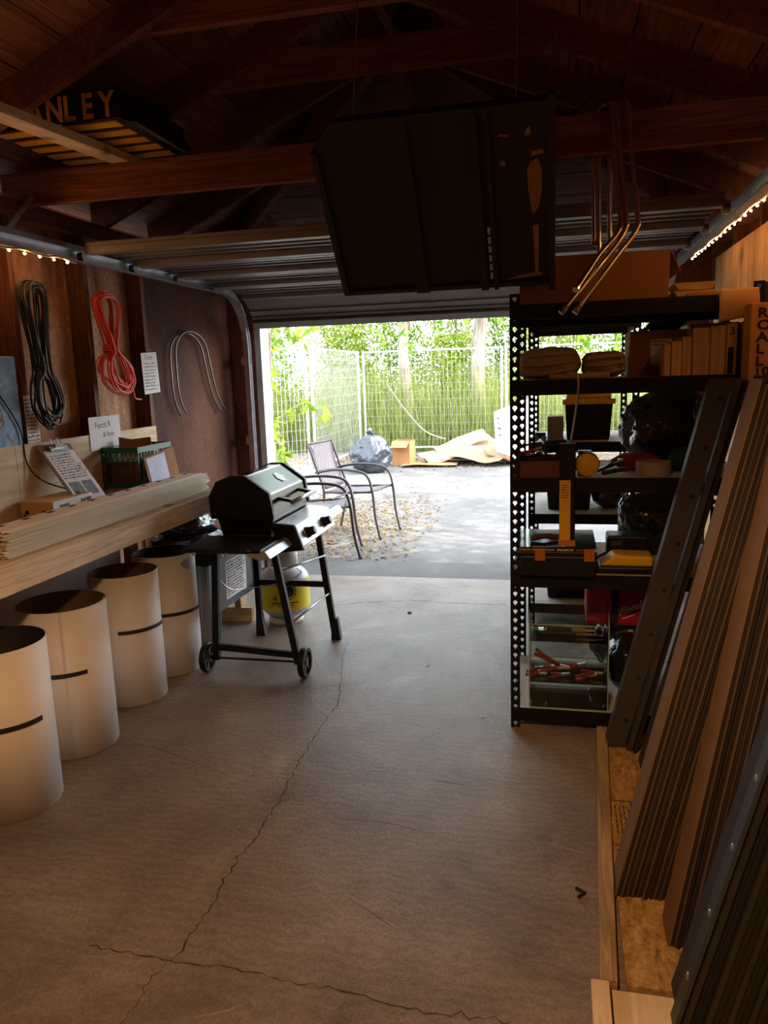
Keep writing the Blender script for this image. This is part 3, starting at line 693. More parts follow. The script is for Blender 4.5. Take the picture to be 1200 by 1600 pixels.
for k, (dy, dz, lab) in enumerate(((0, 0, 'bent metal rod hung on the dark front panel, the nearer of two'), (.05, .012, 'bent metal rod hung on the dark front panel, the farther of two'))):
    pts = [(-2.43+.012*k, 4.68+dy, 1.27+dz), (-2.43+.012*k, 4.60+dy, 1.39+dz), (-2.43+.012*k, 4.59+dy, 1.60+dz)] + [(-2.43+.012*k, 4.83+dy+.235*math.cos(math.radians(a)), 1.66+dz+.15*math.sin(math.radians(a))) for a in range(170, 0, -20)] + [(-2.43+.012*k, 5.09+dy, 1.60+dz), (-2.43+.012*k, 5.17+dy, 1.40+dz), (-2.43+.012*k, 5.30+dy, 1.26+dz)]
    M().tube(smoothpath(pts, 4), .006, 8).obj('bent_rod', plain('rod_metal', (.16, .155, .15, 1), .35, 1.0), smooth=True, label=lab, cat='metal rod', group='bent rods on the left wall')
M().tube([(-2.46, 4.84, 1.803), (-2.40, 4.84, 1.81)], .004, 6).obj('wall_nail', STEEL, label='nail in the dark panel holding the bent rods', cat='nail')

# ------------------------------------------------------------------ the gas grill
gr = thing('gas_grill', (-1.5, 3.8, 0), 'black gas grill on a wheeled cart with folding side tables', 'grill')
GBL = plain('grill_black', (.006, .006, .007, 1), .15, spec=.4); GGR = plain('grill_grey', (.42, .42, .41, 1), .35, .55)
prof = [(-1.72, .80), (-1.725, .91), (-1.68, .985), (-1.60, 1.015), (-1.54, 1.015), (-1.415, .925), (-1.395, .80)]
lid = M().poly([(x, 3.57, z) for x, z in prof], (0, .56, 0)).obj('lid', GBL, gr, bev=.008)
# raised end rims of the lid
for y in (3.555, 4.115):
    M().poly([(x+(.008 if x > -1.55 else -.008), y, z+(.006 if z > .9 else 0)) for x, z in prof], (0, .03, 0)).obj('end_rim', BLKPL, lid, bev=.003, seg=1)
hd = M().tube([(-1.325, 3.66, .87), (-1.325, 4.05, .87)], .011, 10).obj('handle', GGR, lid, smooth=True)
for y in (3.70, 4.01): M().beam((-1.41, y, .885), (-1.325, y, .87), .03, .016).obj('handle_bracket', BLKPL, lid)
d_ = (V((-1.415, 0, .925))-V((-1.54, 0, 1.015))).normalized(); nl = V((-d_.z, 0, d_.x))
if nl.z < 0: nl = -nl
cpt = V((-1.475, 3.90, .968))
M().poly([cpt+nl*.001+V((0, 1, 0))*.04*math.cos(a*PI/3)*1.2+d_*.04*math.sin(a*PI/3) for a in range(6)], nl*.003).obj('badge', plain('badge_silver', '#b8bdb0', .35, .6), lid)
fb = M().poly([(-1.705, 3.58, .80), (-1.40, 3.58, .80), (-1.43, 3.58, .655), (-1.66, 3.58, .655)], (0, .54, 0)).obj('firebox', GBL, gr, bev=.006)
# front fascia with knobs, sloping up to the right
fq = [(-1.395, 3.26, .755), (-1.30, 3.26, .735), (-1.265, 3.26, .665), (-1.36, 3.26, .665)]
M().poly([(-1.40, 3.55, .775), (-1.285, 3.55, .765), (-1.245, 3.55, .655), (-1.36, 3.55, .645)], (0, .60, 0)).obj('control_panel', GGR, gr, bev=.008)
M().poly([(-1.405, 3.535, .785), (-1.275, 3.535, .775), (-1.232, 3.535, .648), (-1.36, 3.535, .632)], (0, .035, 0)).obj('panel_end_cap', BLKPL, gr, bev=.01)
kd = V((.94, 0, .34)).normalized()
for y in (3.70, 3.98):
    kn = M(); rot = kd.to_track_quat('Z', 'Y').to_matrix()
    kn.lathe([(.030, 0), (.030, .008), (.024, .012), (.022, .04), (.019, .044)], V((-1.262, y, .708)), 20, rot).obj('knob', BLKPL, gr, smooth=False)
    M().lathe([(.036, 0), (.036, .003)], V((-1.264, y, .707)), 20, rot).obj('bezel', STEEL, gr)
# side tables
def side_table(ya, yb):
    s = M().bb((-1.735, ya, .700), (-1.33, yb, .722)).obj('side_table', BLKPL, gr, bev=.006)
    M().poly([(-1.40, ya, .722), (-1.31, ya, .715), (-1.285, ya, .68), (-1.34, ya, .672), (-1.40, ya, .69)], (0, yb-ya, 0)).obj('table_edge', GGR, s, bev=.004)
    for x in (-1.66, -1.50): M().lathe([(.008, 0), (.008, .012)], (x, ya, .70), 10, Matrix.Rotation(PI/2, 3, 'X')).obj('hook', STEEL, s)
side_table(3.22, 3.53); side_table(4.16, 4.47)
M().tube([(-1.27, 4.17, .80), (-1.24, 4.40, .80)], .006, 8).obj('tool_handle', BLKPL, gr)
legs = {'A': ((-1.715, 3.56, .70), (-1.735, 3.52, .06)), 'B': ((-1.42, 3.60, .66), (-1.285, 3.52, .06)), 'C': ((-1.32, 4.04, .66), (-1.25, 4.07, .0)), 'D': ((-1.70, 4.04, .70), (-1.715, 4.08, .0))}
for k, (a, b) in legs.items():
    lg = M().beam(a, b, .034, .026, (0, 1, 0)).obj('leg', BLACK, gr)
    if k in 'CD':
        v_ = V(b); M().poly([(v_.x-.022, v_.y-.02, 0), (v_.x+.034, v_.y-.02, 0), (v_.x+.017, v_.y-.016, .13), (v_.x-.017, v_.y-.016, .13)], (0, .036, 0)).obj('foot', BLKPL, lg)
def wheel(x, y):
    w = thing; ry = Matrix.Rotation(PI/2, 3, 'Y')
    o = M().lathe([(.058, -.016), (.074, -.016), (.078, -.008), (.078, .008), (.074, .016), (.058, .016), (.058, -.016)], (x, y, .078), 32, ry, close=False).obj('wheel', BLKPL, gr, smooth=False)
    sp = M().lathe([(.016, -.014), (.016, .014)], (x, y, .078), 16, ry)
    for i in range(6):
        a = i*PI/3+.2; sp.beam((x, y+.012*math.cos(a), .078+.012*math.sin(a)), (x, y+.062*math.cos(a), .078+.062*math.sin(a)), .012, .016, (1, 0, 0))
    sp.obj('spokes', plain('wheel_grey', (.05, .05, .05, 1), .35), o)
wheel(-1.775, 3.50); wheel(-1.245, 3.50)
M().tube([(-1.775, 3.50, .078), (-1.245, 3.50, .078)], .006, 8).obj('axle', BLACK, gr)
for a, b in (((-1.735, 3.525, .13), (-1.29, 3.525, .105)), ((-1.71, 4.06, .33), (-1.285, 4.06, .33)), ((-1.715, 3.56, .66), (-1.42, 3.60, .65)), ((-1.70, 4.04, .65), (-1.32, 4.04, .65))):
    M().beam(a, b, .02, .034).obj('crossbar', BLACK, gr)
M().poly([(-1.728, 3.55, .30), (-1.72, 4.05, .30), (-1.715, 4.05, .58), (-1.722, 3.55, .58)], (.004, 0, 0)).obj('side_panel', plain('panel_grey', (.06, .06, .065, 1), .5), gr)
ls = M().poly([(-1.7225, 3.66, .34), (-1.7175, 3.92, .34), (-1.7135, 3.92, .55), (-1.7185, 3.66, .55)], (.0022, 0, 0)).obj('warning_label', PAPER, gr)
M().scribble((-1.7165, 3.67, .35), (0.019, 1, 0), (.004*4.7, 0, 1), .24, .19, 12, 21).obj('label_print', INK, ls)
for a, b in (((-1.40, 3.60, .52), (-1.285, 4.05, .50)), ((-1.33, 3.56, .26), (-1.27, 4.06, .28))):
    M().tube([a, b], .006, 8).obj('tank_rail', GGR, gr, smooth=True)
M().tube(smoothpath([(-1.715, 3.58, .47), (-1.69, 3.66, .40), (-1.64, 3.8, .37), (-1.5, 3.92, .37), (-1.40, 3.95, .42), (-1.35, 3.75, .50)]), .003, 6).obj('wire_hanger', STEEL, gr, smooth=True)
# propane tank
pt_ = thing('propane_tank', (-1.655, 4.36, 0), 'white propane tank with a yellow label under the grill', 'propane tank')
WH = plain('tank_white', '#c9cbc8', .4)
c0 = (-1.655, 4.36, 0); r = .152
M().lathe([(.105, .001), (.108, .03), (.10, .035)], c0, 32).obj('foot_ring', WH, pt_, smooth=True)
M().lathe([(.02, .03)] + [(r*math.sin(math.radians(a)), .115-.085*math.cos(math.radians(a))) for a in range(20, 91, 10)] + [(r, .27)] + [(r*math.cos(math.radians(a)), .27+.10*math.sin(math.radians(a))) for a in range(10, 81, 10)] + [(.03, .372)], c0, 40).obj('body', WH, pt_, smooth=True)
yb_ = M().lathe([(r+.001, .105), (r+.001, .285)], c0, 40, close=False).obj('yellow_label', plain('label_yellow', '#e3cf18', .5, var=.05), pt_, smooth=True)
def cyl_pt(a, z, e): return V((c0[0]+(r+e)*math.cos(a), c0[1]+(r+e)*math.sin(a), z))
ac = math.radians(-62)
m = M()
for r0, r1 in ((.0, .036), (.043, .049)):
    vs = []; fs = []
    for i in range(24):
        t = 2*PI*i/24
        for q in (r0, r1): vs.append(cyl_pt(ac+q*math.cos(t)/r, .225+q*math.sin(t), .0025))
        j = (i+1) % 24; fs.append((2*i, 2*i+1, 2*j+1, 2*j))
    m.add(vs, fs)
m.obj('round_emblem', plain('emblem_dark', '#20302c', .6), yb_)
m = M()
for zz, a0, a1, hh in ((.150, -1.75, -.75, .010), (.135, -1.55, -.85, .006), (.122, -1.35, -.85, .004)):
    a = a0; rr_ = random.Random(3)
    while a < a1:
        w_ = rr_.uniform(.03, .09); m.add([cyl_pt(a, zz, .0022), cyl_pt(a+w_, zz, .0022), cyl_pt(a+w_, zz+hh, .0022), cyl_pt(a, zz+hh, .0022)], [(0, 1, 2, 3)]); a += w_+.025
m.obj('label_print', INK, yb_)
M().add([cyl_pt(-1.62+.09*math.cos(t*PI/5), .185+.014*math.sin(t*PI/5), .0022) for t in range(10)], [tuple(range(10))]).obj('red_mark', plain('mark_red', '#b3541e', .6), yb_)
n = 40; vs = []; fs = []
for i in range(n+1):
    a = math.radians(-60+300*i/n)+2.0
    for z in (.365, .47): vs.append((c0[0]+.095*math.cos(a), c0[1]+.095*math.sin(a), z-(.03 if i in range(15, 26) and z > .4 else 0)))
    if i: q = 2*i; fs.append((q-2, q-1, q+1, q))
M().add(vs, fs).obj('collar', WH, pt_, smooth=True, solid=.004)
M().lathe([(.018, .365), (.018, .40), (.012, .405), (.012, .425), (.026, .427), (.026, .445), (.01, .447)], c0, 16).obj('valve', GALV, pt_)

# ================================================================== RIGHT SIDE: shelving
PBOARD = plain('particle_deck', '#b9b2a0', .8, var=.08, scale=30)
def post_mesh(h):
    p = .038; n = int(h/p); m = M()
    th = [math.radians(22.5*k) for k in range(16)]
    def hole(t):
        s = math.sin(t)
        if s >= -.3: return .0088
        return {True: .0132}.get(s < -.95, .0085 if s < -.8 else .0075)
    def rect(t): return (p/2)/max(abs(math.cos(t)), abs(math.sin(t)))
    for axis in (0, 1):
        for i in range(n):
            c = (p/2, (i+.5)*p); vs = []
            for t in th:
                for r in (hole(t), rect(t)):
                    a, z = c[0]+r*math.cos(t), c[1]+r*math.sin(t)
                    vs.append((a, 0, z) if axis == 0 else (0, a, z))
            m.add(vs, [(2*k, 2*k+1, (2*k+3) % 32, (2*k+2) % 32) for k in range(16)])
    return m
def shelf_unit(x0, x1, y0, y1, H, tiers, label):
    t = thing('shelving_unit', ((x0+x1)/2, (y0+y1)/2, 0), label, 'shelving')
    base = post_mesh(H).obj('post', BLACK, t, solid=.0016, local=True)
    cx, cy = (x0+x1)/2, (y0+y1)/2
    for k, (x, y, rz) in enumerate(((x0, y0, 0), (x1, y0, PI/2), (x1, y1, PI), (x0, y1, -PI/2))):
        o = base if k == 0 else like(base, t)
        o.location = (x-cx, y-cy, 0); o.rotation_euler = (0, 0, rz)
    for z in tiers:
        for y in (y0, y1):
            s = 1 if y == y0 else -1
            M().bb((x0+.003, y+s*.002, z-.058), (x1-.003, y+s*.005, z)).bb((x0+.003, y+s*.002, z-.016), (x1-.003, y+s*.03, z-.0135)).obj('beam', BLACK, t)
        for x in (x0, x1):
            s = 1 if x == x0 else -1
            M().bb((x+s*.002, y0+.003, z-.058), (x+s*.005, y1-.003, z)).obj('side_beam', BLACK, t)
        M().bb((x0+.007, y0+.007, z-.0135), (x1-.007, y1-.007, z-.001)).obj('deck', PBOARD, t)
    return t
T1, T2, T3, T4, T5 = 1.745, 1.455, 1.070, .675, .088
shelf_unit(-.19, .72, 3.10, 3.72, 1.795, (T1, T2, T3, T4, T5), 'front black steel shelving unit with keyhole posts, loaded with tools')
shelf_unit(-.17, .43, 4.47, 5.30, 1.795, (1.765, 1.085, .67, .13), 'rear black steel shelving unit standing against the daylight')

# top of the front unit
cbx = thing('long_carton', (.12, 3.35, T1), 'long brown carton lying on top of the front shelving unit', 'carton')
M().bb((-.155, 3.16, T1+.001), (.40, 3.58, 1.925)).obj('body', CARD, cbx, bev=.003)
M().bb((-.155, 3.36, 1.9255), (.40, 3.41, 1.9262)).obj('packing_tape', plain('tape_tan', '#c79a66', .35), cbx)
M().poly([(.40, 3.17, 1.925), (.40, 3.57, 1.925), (.44, 3.57, 1.845), (.44, 3.17, 1.845)], (.003, 0, .001)).obj('end_flap', CARD, cbx)
for k in range(2):
    m = M().poly([(.44, 3.20, T1+.001+.03*k), (.56, 3.20, T1+.001+.03*k), (.575, 3.20, T1+.028+.03*k), (.425, 3.20, T1+.028+.03*k)], (0, .2, 0))
    m.obj('wood_tray', PINEX, label=['pale shallow wooden tray beside the long carton, lower of two', 'pale shallow wooden tray beside the long carton, upper of two'][k], cat='tray', group='pale trays on the top shelf')
for k, (x0, x1, y0, y1, lab) in enumerate(((.46, .71, 3.12, 3.19, 'wide pale wood slat lying on the top shelf edge'), (.59, .705, 3.21, 3.40, 'short pale wood board behind the slats on the top shelf'))):
    M().bb((x0, y0, T1+.001), (x1, y1, T1+.012+.012*k)).obj('wood_lath', PINEX, bev=.002, label=lab, cat='wood slat')
# curled paper
m = M(); m.grid(lambda u, v: V((.555+.135*u+.01*(1-v), 3.085-.04*math.sin(v*2.2)+.005*u, 1.645+.115*v+.02*u*(1-v))), 10, 12)
m.obj('curled_paper', plain('manila', '#e8bd83', .8, var=.03), smooth=True, solid=.0008, label='curled manila sheet hanging over the top shelf edge', cat='paper')

# second tier
CLOTH = plain('canvas_white', '#a89684', .9, var=.08, bump=.5, bscale=14)
def bundle(c, d, seed, label, name='folded_tarp', cat='tarp'):
    t = thing(name, (c[0], c[1], c[2]-d[2]/2), label, cat)
    M().blob(c, d, .10, 1.6, 4, flat=c[2]-d[2]/2+.002, seed=seed, power=.6).obj('bulk', CLOTH, t, smooth=True)
    m = M()
    for k in range(3):
        zf = c[2]-d[2]*.28+k*d[2]*.25
        m.tube(smoothpath([(c[0]-d[0]*.42, c[1]-d[1]*.46, zf), (c[0]-d[0]*.1, c[1]-d[1]*.52, zf+.006*(k-1)), (c[0]+d[0]*.42, c[1]-d[1]*.46, zf+.012)]), .009, 6)
    m.obj('fold', CLOTH, t, smooth=True)
bundle((-.045, 3.34, T2+.064), (.25, .28, .128), 2, 'larger rumpled canvas tarp folded on the shelf by the post')
bundle((.175, 3.34, T2+.053), (.17, .28, .106), 5, 'smaller rolled canvas tarp beside the labelled carton')
M().bb((-.04, 3.125, T2+.001), (.19, 3.185, T2+.022)).obj('folded_cloth', CLOTH, bev=.008, smooth=True, label='flat folded canvas strip in front of the tarps', cat='cloth')
lc = thing('labelled_carton', (.38, 3.42, T2), 'brown carton with a white printed label next to the wood offcuts', 'carton')
M().bb((.275, 3.30, T2+.001), (.50, 3.56, 1.635)).obj('body', CARD, lc, bev=.003)
M().bb((.355, 3.2985, 1.50), (.435, 3.30, 1.60)).obj('label', PAPER, lc)
M().scribble((.36, 3.2985, 1.57), (1, 0, 0), (0, 0, 1), .065, .025, 2, 92).obj('label_line', INK, lc)
M().text('CUPS', (.385, 3.298, 1.545), (1, 0, 0), (0, 0, 1), .02, .0005).obj('label_word', INK, lc)
gb = thing('cream_carton', (.62, 3.45, T2), 'cream carton at the back holding black cables', 'carton')
M().bb((.52, 3.42, T2+.001), (.705, 3.68, 1.66)).obj('body', plain('cream_box', '#c4b59d', .8), gb, bev=.003)
cc = thing('cable_coil', (.44, 3.40, 1.637), 'black cable coil lying on the labelled carton', 'cable'); m = M()
for k in range(5): m.tube([(.40+.07*math.cos(a*PI/8)+.01*k, 3.42+.09*math.sin(a*PI/8), 1.642+.008*k+.004*math.sin(a*2+k)) for a in range(16)], .005, 6, closed=True)
m.obj('loops', MATTE, cc, smooth=True)
blocks = [(.385, .41, 3.13, 3.24, 1.575, 'shortest narrow pine offcut, leftmost of the upright row on the shelf'), (.412, .448, 3.125, 3.25, 1.585, 'narrow ribbed pine offcut, second of the upright row'), (.45, .484, 3.13, 3.26, 1.60, 'brown stained pine offcut, third of the upright row'),
          (.486, .545, 3.12, 3.27, 1.63, 'wide knotty brown offcut, fourth of the upright row'), (.547, .60, 3.115, 3.25, 1.635, 'pale square offcut, fifth of the upright row')]
for x0, x1, y0, y1, z1, lab in blocks:
    M().bb((x0, y0, T2+.001), (x1, y1, z1)).obj('wood_offcut', PINEZ, bev=.002, seg=1, label=lab, cat='wood block', group='upright wood offcuts on the shelf')
w3 = thing('marked_offcut', (.62, 3.17, T2), 'pale offcut marked with a black 3 and a black tape strip', 'wood block', 'upright wood offcuts on the shelf')
M().bb((.602, 3.11, T2+.001), (.637, 3.24, 1.64)).obj('block', PINEZ, w3)
M().text('3', (.61, 3.109, 1.60), (1, 0, 0), (0, 0, 1), .04, .0008, bold=.02).obj('digit', INK, w3)
M().bb((.607, 3.1085, T2+.004), (.626, 3.11, 1.555)).obj('tape_strip', MATTE, w3)
M().bb((.64, 3.10, T2+.001), (.646, 3.24, 1.635)).obj('dark_stick', MATTE, label='thin dark slat between marked offcut and tan block', cat='slat')
M().bb((.648, 3.105, T2+.001), (.712, 3.26, 1.645)).obj('tan_block', plain('tan_block', '#b98c56', .8, var=.05), bev=.002, label='large plain tan block at the right end of the shelf row', cat='wood block')
rb = thing('lettered_carton', (.80, 3.02, 0), 'tall tan carton hand lettered in black, at the right picture edge', 'carton')
BXM = plain('tan_carton', '#d19a5c', .8, var=.05)
M().bb((.648, 2.96, .013), (.80, 3.075, 1.70)).obj('body', BXM, rb, bev=.003)
for i, ch in enumerate(('R', 'O', 'A', 'L', 'L')):
    M().text(ch, (.668, 2.959, 1.650-i*.041), (1, 0, 0), (0, 0, 1), .046, .0008, bold=.03, sx=1.2).obj('letter', INK, rb)
M().text('10', (.664, 2.959, 1.452), (1, 0, 0), (0, 0, 1), .042, .0008, bold=.03, sx=1.25).obj('number', INK, rb)
for k in range(3):
    M().bb((.765+.06*k, 3.30+.02*k, .002), (.805+.06*k, 3.44+.02*k, 1.80+.04*k)).obj('upright_board', plain('dark_board', (.03, .022, .018, 1), .7), label=['shortest dark board standing between shelving and right wall', 'middle dark board standing between shelving and right wall', 'tallest dark board standing against the right wall plywood'][k], cat='board', group='dark boards by the right wall')

# third tier
ty = thing('tool_tray', (-.075, 3.24, T3), 'shallow brown tray of hand tools at the shelf post', 'tray')
m = M().bb((-.172, 3.115, T3), (.02, 3.37, T3+.006))
m.obj('base', plain('tray_brown', '#6b4536', .8), ty)
for a, b in (((-.172, 3.115), (.02, 3.115)), ((-.172, 3.37), (.02, 3.37)), ((-.172, 3.115), (-.172, 3.37)), ((.02, 3.115), (.02, 3.37))):
    M().beam((a[0], a[1], T3+.033), (b[0], b[1], T3+.033), .006, .066).obj('side', MATS['tray_brown'], ty)
dl = thing('cordless_drill', (-.02, 3.22, T3+.007), 'black cordless drill lying in the tool tray', 'drill')
M().tube([(-.09, 3.17, T3+.115), (-.06, 3.19, T3+.115), (-.055, 3.19, T3+.115), (.02, 3.24, T3+.115)], [.012, .014, .026, .027], 14).obj('barrel', BLKPL, dl, smooth=False)
M().beam((.0, 3.225, T3+.10), (.01, 3.225, T3+.04), .03, .035, (0, 1, 0)).obj('grip', BLKPL, dl)
M().bb((-.03, 3.185, T3+.008), (.05, 3.265, T3+.045)).obj('battery', RED, dl, bev=.004)
for k, (p, q, mat_, lab) in enumerate((((-.15, 3.15, T3+.07), (-.04, 3.30, T3+.10), BLKPL, 'black handled tin snips across the tool tray'), ((-.16, 3.32, T3+.075), (-.02, 3.14, T3+.085), STEEL, 'steel wrench across the tool tray'), ((-.165, 3.2, T3+.08), (-.06, 3.16, T3+.12), RED, 'red handled cutters at the left of the tool tray'))):
    t = thing('hand_tool', (p[0], p[1], p[2]), lab, 'tool', 'hand tools in the tray')
    P, Q_ = V(p), V(q); D = (Q_-P).normalized(); sd = D.cross(V((0, 0, 1))).normalized()
    M().tube(smoothpath([P, P.lerp(Q_, .5)+sd*.018, P.lerp(Q_, .62)]), .007, 8).obj('handle', mat_, t, smooth=True)
    M().tube(smoothpath([P+sd*.035+V((0, 0, .01)), P.lerp(Q_, .5)+sd*.03, P.lerp(Q_, .62)]), .007, 8).obj('handle', mat_, t, smooth=True)
    M().beam(P.lerp(Q_, .6), Q_, .022, .01).obj('jaw', STEEL, t, bev=.002)
hs = M().tube(smoothpath([(-.16, 3.17, T3+.07), (-.17, 3.14, T3+.10), (-.13, 3.12, T3+.13), (-.07, 3.13, T3+.13), (-.05, 3.15, T3+.09), (-.03, 3.16, T3+.08)]), .005, 8).obj('black_hose', MATTE, smooth=True, label='black looped hose resting on the tool tray', cat='hose')
tm = thing('tape_measure', (.11, 3.14, T3), 'round yellow tape measure standing on the third shelf', 'tape measure')
M().lathe([(.0, -.022), (.040, -.022), (.046, -.016), (.046, .016), (.040, .022), (0, .022)], (.11, 3.155, T3+.047), 28, Matrix.Rotation(PI/2, 3, 'X')).obj('case', YEL, tm, smooth=True)
M().lathe([(.048, -.014), (.049, -.014), (.049, .014), (.048, .014)], (.11, 3.16, T3+.049), 28, Matrix.Rotation(PI/2, 3, 'X')).obj('rubber_band', BLKPL, tm)
M().bb((.075, 3.17, T3+.001), (.13, 3.22, T3+.10)).obj('black_tin', BLKPL, bev=.006, label='small black tin behind the yellow tape measure', cat='tin')
for k, (p, q, lab) in enumerate((((.17, 3.15, T3+.012), (.26, 3.22, T3+.02), 'black clamp lying between tape measure and tape roll'), ((.16, 3.24, T3+.012), (.24, 3.16, T3+.06), 'black pliers propped beside the yellow tape measure'))):
    t = thing('hand_clamp', p, lab, 'tool'); P, Q_ = V(p), V(q)
    M().tube([P, P.lerp(Q_, .6), Q_], [.008, .01, .004], 8).obj('handle', BLKPL, t, smooth=True)
    M().tube(smoothpath([P+V((.0, .03, 0)), P.lerp(Q_, .6), Q_+V((.01, -.03, 0))]), .007, 8).obj('lever', BLKPL, t, smooth=True)
    M().bb(Q_-V((.012, .01, .008)), Q_+V((.012, .01, .008))).obj('jaw_pad', STEEL, t)
M().blob((.31, 3.31, T3+.04), (.20, .12, .078), .18, 2.2, 3, flat=T3+.001, seed=8).obj('red_cloth', plain('red_cloth', '#7d1220', .9), smooth=True, label='crumpled dark red cloth behind the grey tape roll', cat='cloth')
M().blob((.50, 3.30, T3+.05), (.13, .16, .10), .18, 2.2, 3, flat=T3+.001, seed=18).obj('green_cloth', plain('green_cloth', '#12402f', .9), smooth=True, label='crumpled dark green cloth right of the red cloth', cat='cloth')
tr = thing('tape_roll', (.365, 3.18, T3), 'grey tape roll lying flat at the shelf front', 'tape roll')
M().lathe([(.045, 0), (.066, 0), (.066, .055), (.045, .055), (.045, 0)], (.365, 3.18, T3+.001), 36, close=False).obj('tape', plain('grey_tape', '#8d8378', .5), tr)
M().lathe([(.0425, 0), (.0447, 0), (.0447, .056), (.0425, .056), (.0425, 0)], (.365, 3.18, T3+.001), 36, close=False).obj('core', CARD, tr)
M().blob((.45, 3.50, T3+.165), (.36, .28, .33), .22, 2.3, 5, flat=T3+.001, seed=11, ridged=True).obj('black_bag', BAGM, smooth=True, label='large glossy black bag filling the third shelf at the right', cat='plastic bag')
cn = thing('hooked_rod', (.05, 3.085, 1.20), 'thin metal rod hooked on the second shelf edge', 'rod')
M().tube(smoothpath([(.02, 3.125, T2+.006), (.03, 3.11, T2+.022), (.055, 3.092, T2+.026), (.07, 3.085, T2+.01), (.068, 3.085, T2-.08), (.045, 3.085, 1.205)]), .004, 8).obj('rod', GALV, cn, smooth=True)

# fourth tier
og = thing('organizer_case', (-.01, 3.28, T4), 'black parts organizer with clear lid on the fourth shelf', 'tool case')
M().bb((-.15, 3.06, T4+.001), (.145, 3.42, T4+.085)).obj('base', BLKPL, og, bev=.006)
M().bb((-.17, 3.055, T4+.085), (.15, 3.43, T4+.105)).obj('rim', BLKPL, og, bev=.004)
cols = ['#b08a4a', '#9c9a90', '#c9b27a', '#7a5a3a', '#a8a79c', '#8c3a2c']
for i in range(4):
    for j in range(2):
        x = -.155+i*.075; y = 3.075+j*.17
        M().bb((x, y, T4+.105), (x+.066, y+.155, T4+.112)).obj('compartment', plain('parts%d' % ((i+j*3) % 6), cols[(i+j*3) % 6], .5, var=.5, scale=120), og)
M().bb((-.165, 3.06, T4+.118), (.148, 3.425, T4+.122)).obj('clear_lid', clearmat('clear_plastic', (.86, .86, .80), .12), og)
for x in (-.09, .10): M().bb((x, 3.045, T4+.07), (x+.04, 3.056, T4+.118)).obj('latch', plain('latch_orange', '#b8621e', .5), og)
hw = M().tube(smoothpath([(-.11, 3.16, T4+.135), (-.05, 3.18, T4+.142), (.0, 3.19, T4+.135)]), .011, 8).obj('brown_chisel', plain('brown_handle', '#5c2a22', .5), smooth=True, label='brown handled chisel lying on the clear organizer lid', cat='chisel')
lv = thing('spirit_level', (.035, 3.07, T4+.124), 'upright yellow and black level leaning on the third shelf edge', 'level')
M().beam((.034, 3.082, T4+.126), (.034, 3.082, 1.21), .062, .022, (0, 1, 0)).obj('body', BLKPL, lv, bev=.003)
M().bb((.004, 3.068, T4+.13), (.046, 3.071, 1.065)).obj('yellow_face', YEL, lv)
m = M().scribble((.010, 3.0675, .99), (1, 0, 0), (0, 0, 1), .03, .06, 6, 31); m.obj('print', INK, lv)
M().bb((.001, 3.066, T4+.126), (.066, 3.072, T4+.15)).obj('end_cap', plain('cap_orange', '#c07a1c', .5), lv)
sn = thing('yellow_sander', (.26, 3.20, T4), 'yellow and black power tool lying at the shelf front', 'power tool')
M().bb((.155, 3.125, T4+.001), (.37, 3.26, T4+.03)).obj('sole', BLKPL, sn, bev=.008)
M().poly([(.165, 3.135, T4+.03), (.37, 3.135, T4+.03), (.37, 3.135, T4+.072), (.22, 3.135, T4+.075)], (0, .12, 0)).obj('body', YEL, sn, bev=.01)
M().tube(smoothpath([(.17, 3.13, T4+.02), (.13, 3.12, T4+.02), (.14, 3.115, T4+.06), (.19, 3.14, T4+.085)]), .006, 8).obj('cord', MATTE, sn, smooth=True)
bc = thing('black_case', (.30, 3.33, T4), 'small black case behind the yellow power tool', 'case')
M().bb((.20, 3.28, T4+.001), (.37, 3.40, T4+.125)).obj('shell', BLKPL, bc, bev=.01)
M().bb((.22, 3.274, T4+.085), (.26, 3.28, T4+.105)).obj('latch', plain('case_grey', '#3a3a3c', .5), bc)
M().blob((.42, 3.52, T4+.15), (.33, .26, .29), .22, 2.5, 5, flat=T4+.001, seed=21, ridged=True).obj('black_bag', BAGM, smooth=True, label='glossy black bag on the fourth shelf above the red bag', cat='plastic bag')

# bottom tier
ab = thing('acrylic_box', (.045, 3.22, T5), 'clear acrylic box with an inner shelf of red tools', 'acrylic box')
AC = clearmat('acrylic', (.90, .94, .91), .03)
xa, xb, ya, yb = -.115, .205, 3.115, 3.36; za, zt2 = T5+.001, .485
for nm, a, b in (('front_pane', (xa, ya, za), (xb, ya+.004, .455)), ('back_pane', (xa, yb-.004, za), (xb, yb, zt2)), ('side_pane', (xa, ya+.004, za+.004), (xa+.004, yb-.004, zt2+.02)), ('side_pane', (xb-.004, ya+.004, za+.004), (xb, yb-.004, zt2+.02)), ('bottom_pane', (xa+.004, ya+.004, za), (xb-.004, yb-.004, za+.004)), ('inner_shelf', (xa+.004, ya+.004, .200), (xb-.004, yb-.004, .204)), ('upper_shelf', (xa+.004, ya+.06, .36), (xb-.004, yb-.004, .364))):
    M().bb(a, b).obj(nm, AC, ab)
EDGE = plain('acrylic_edge', '#9fb5a5', .2, var=.02)
for a, b in (((xa, ya, za), (xb, ya, za)), ((xa, ya, za), (xa, ya, .455)), ((xb, ya, za), (xb, ya, .455)), ((xa, ya, .455), (xb, ya, .455)), ((xa, yb, .205), (xb, yb, .205)), ((xa, ya, .455), (xa, ya+.03, .505)), ((xb, ya, .455), (xb, ya+.03, .505))):
    M().beam(a, b, .0035, .0035).obj('polished_edge', EDGE, ab)
DR = plain('pliers_red', '#8e1d24', .5)
rnd = random.Random(4)
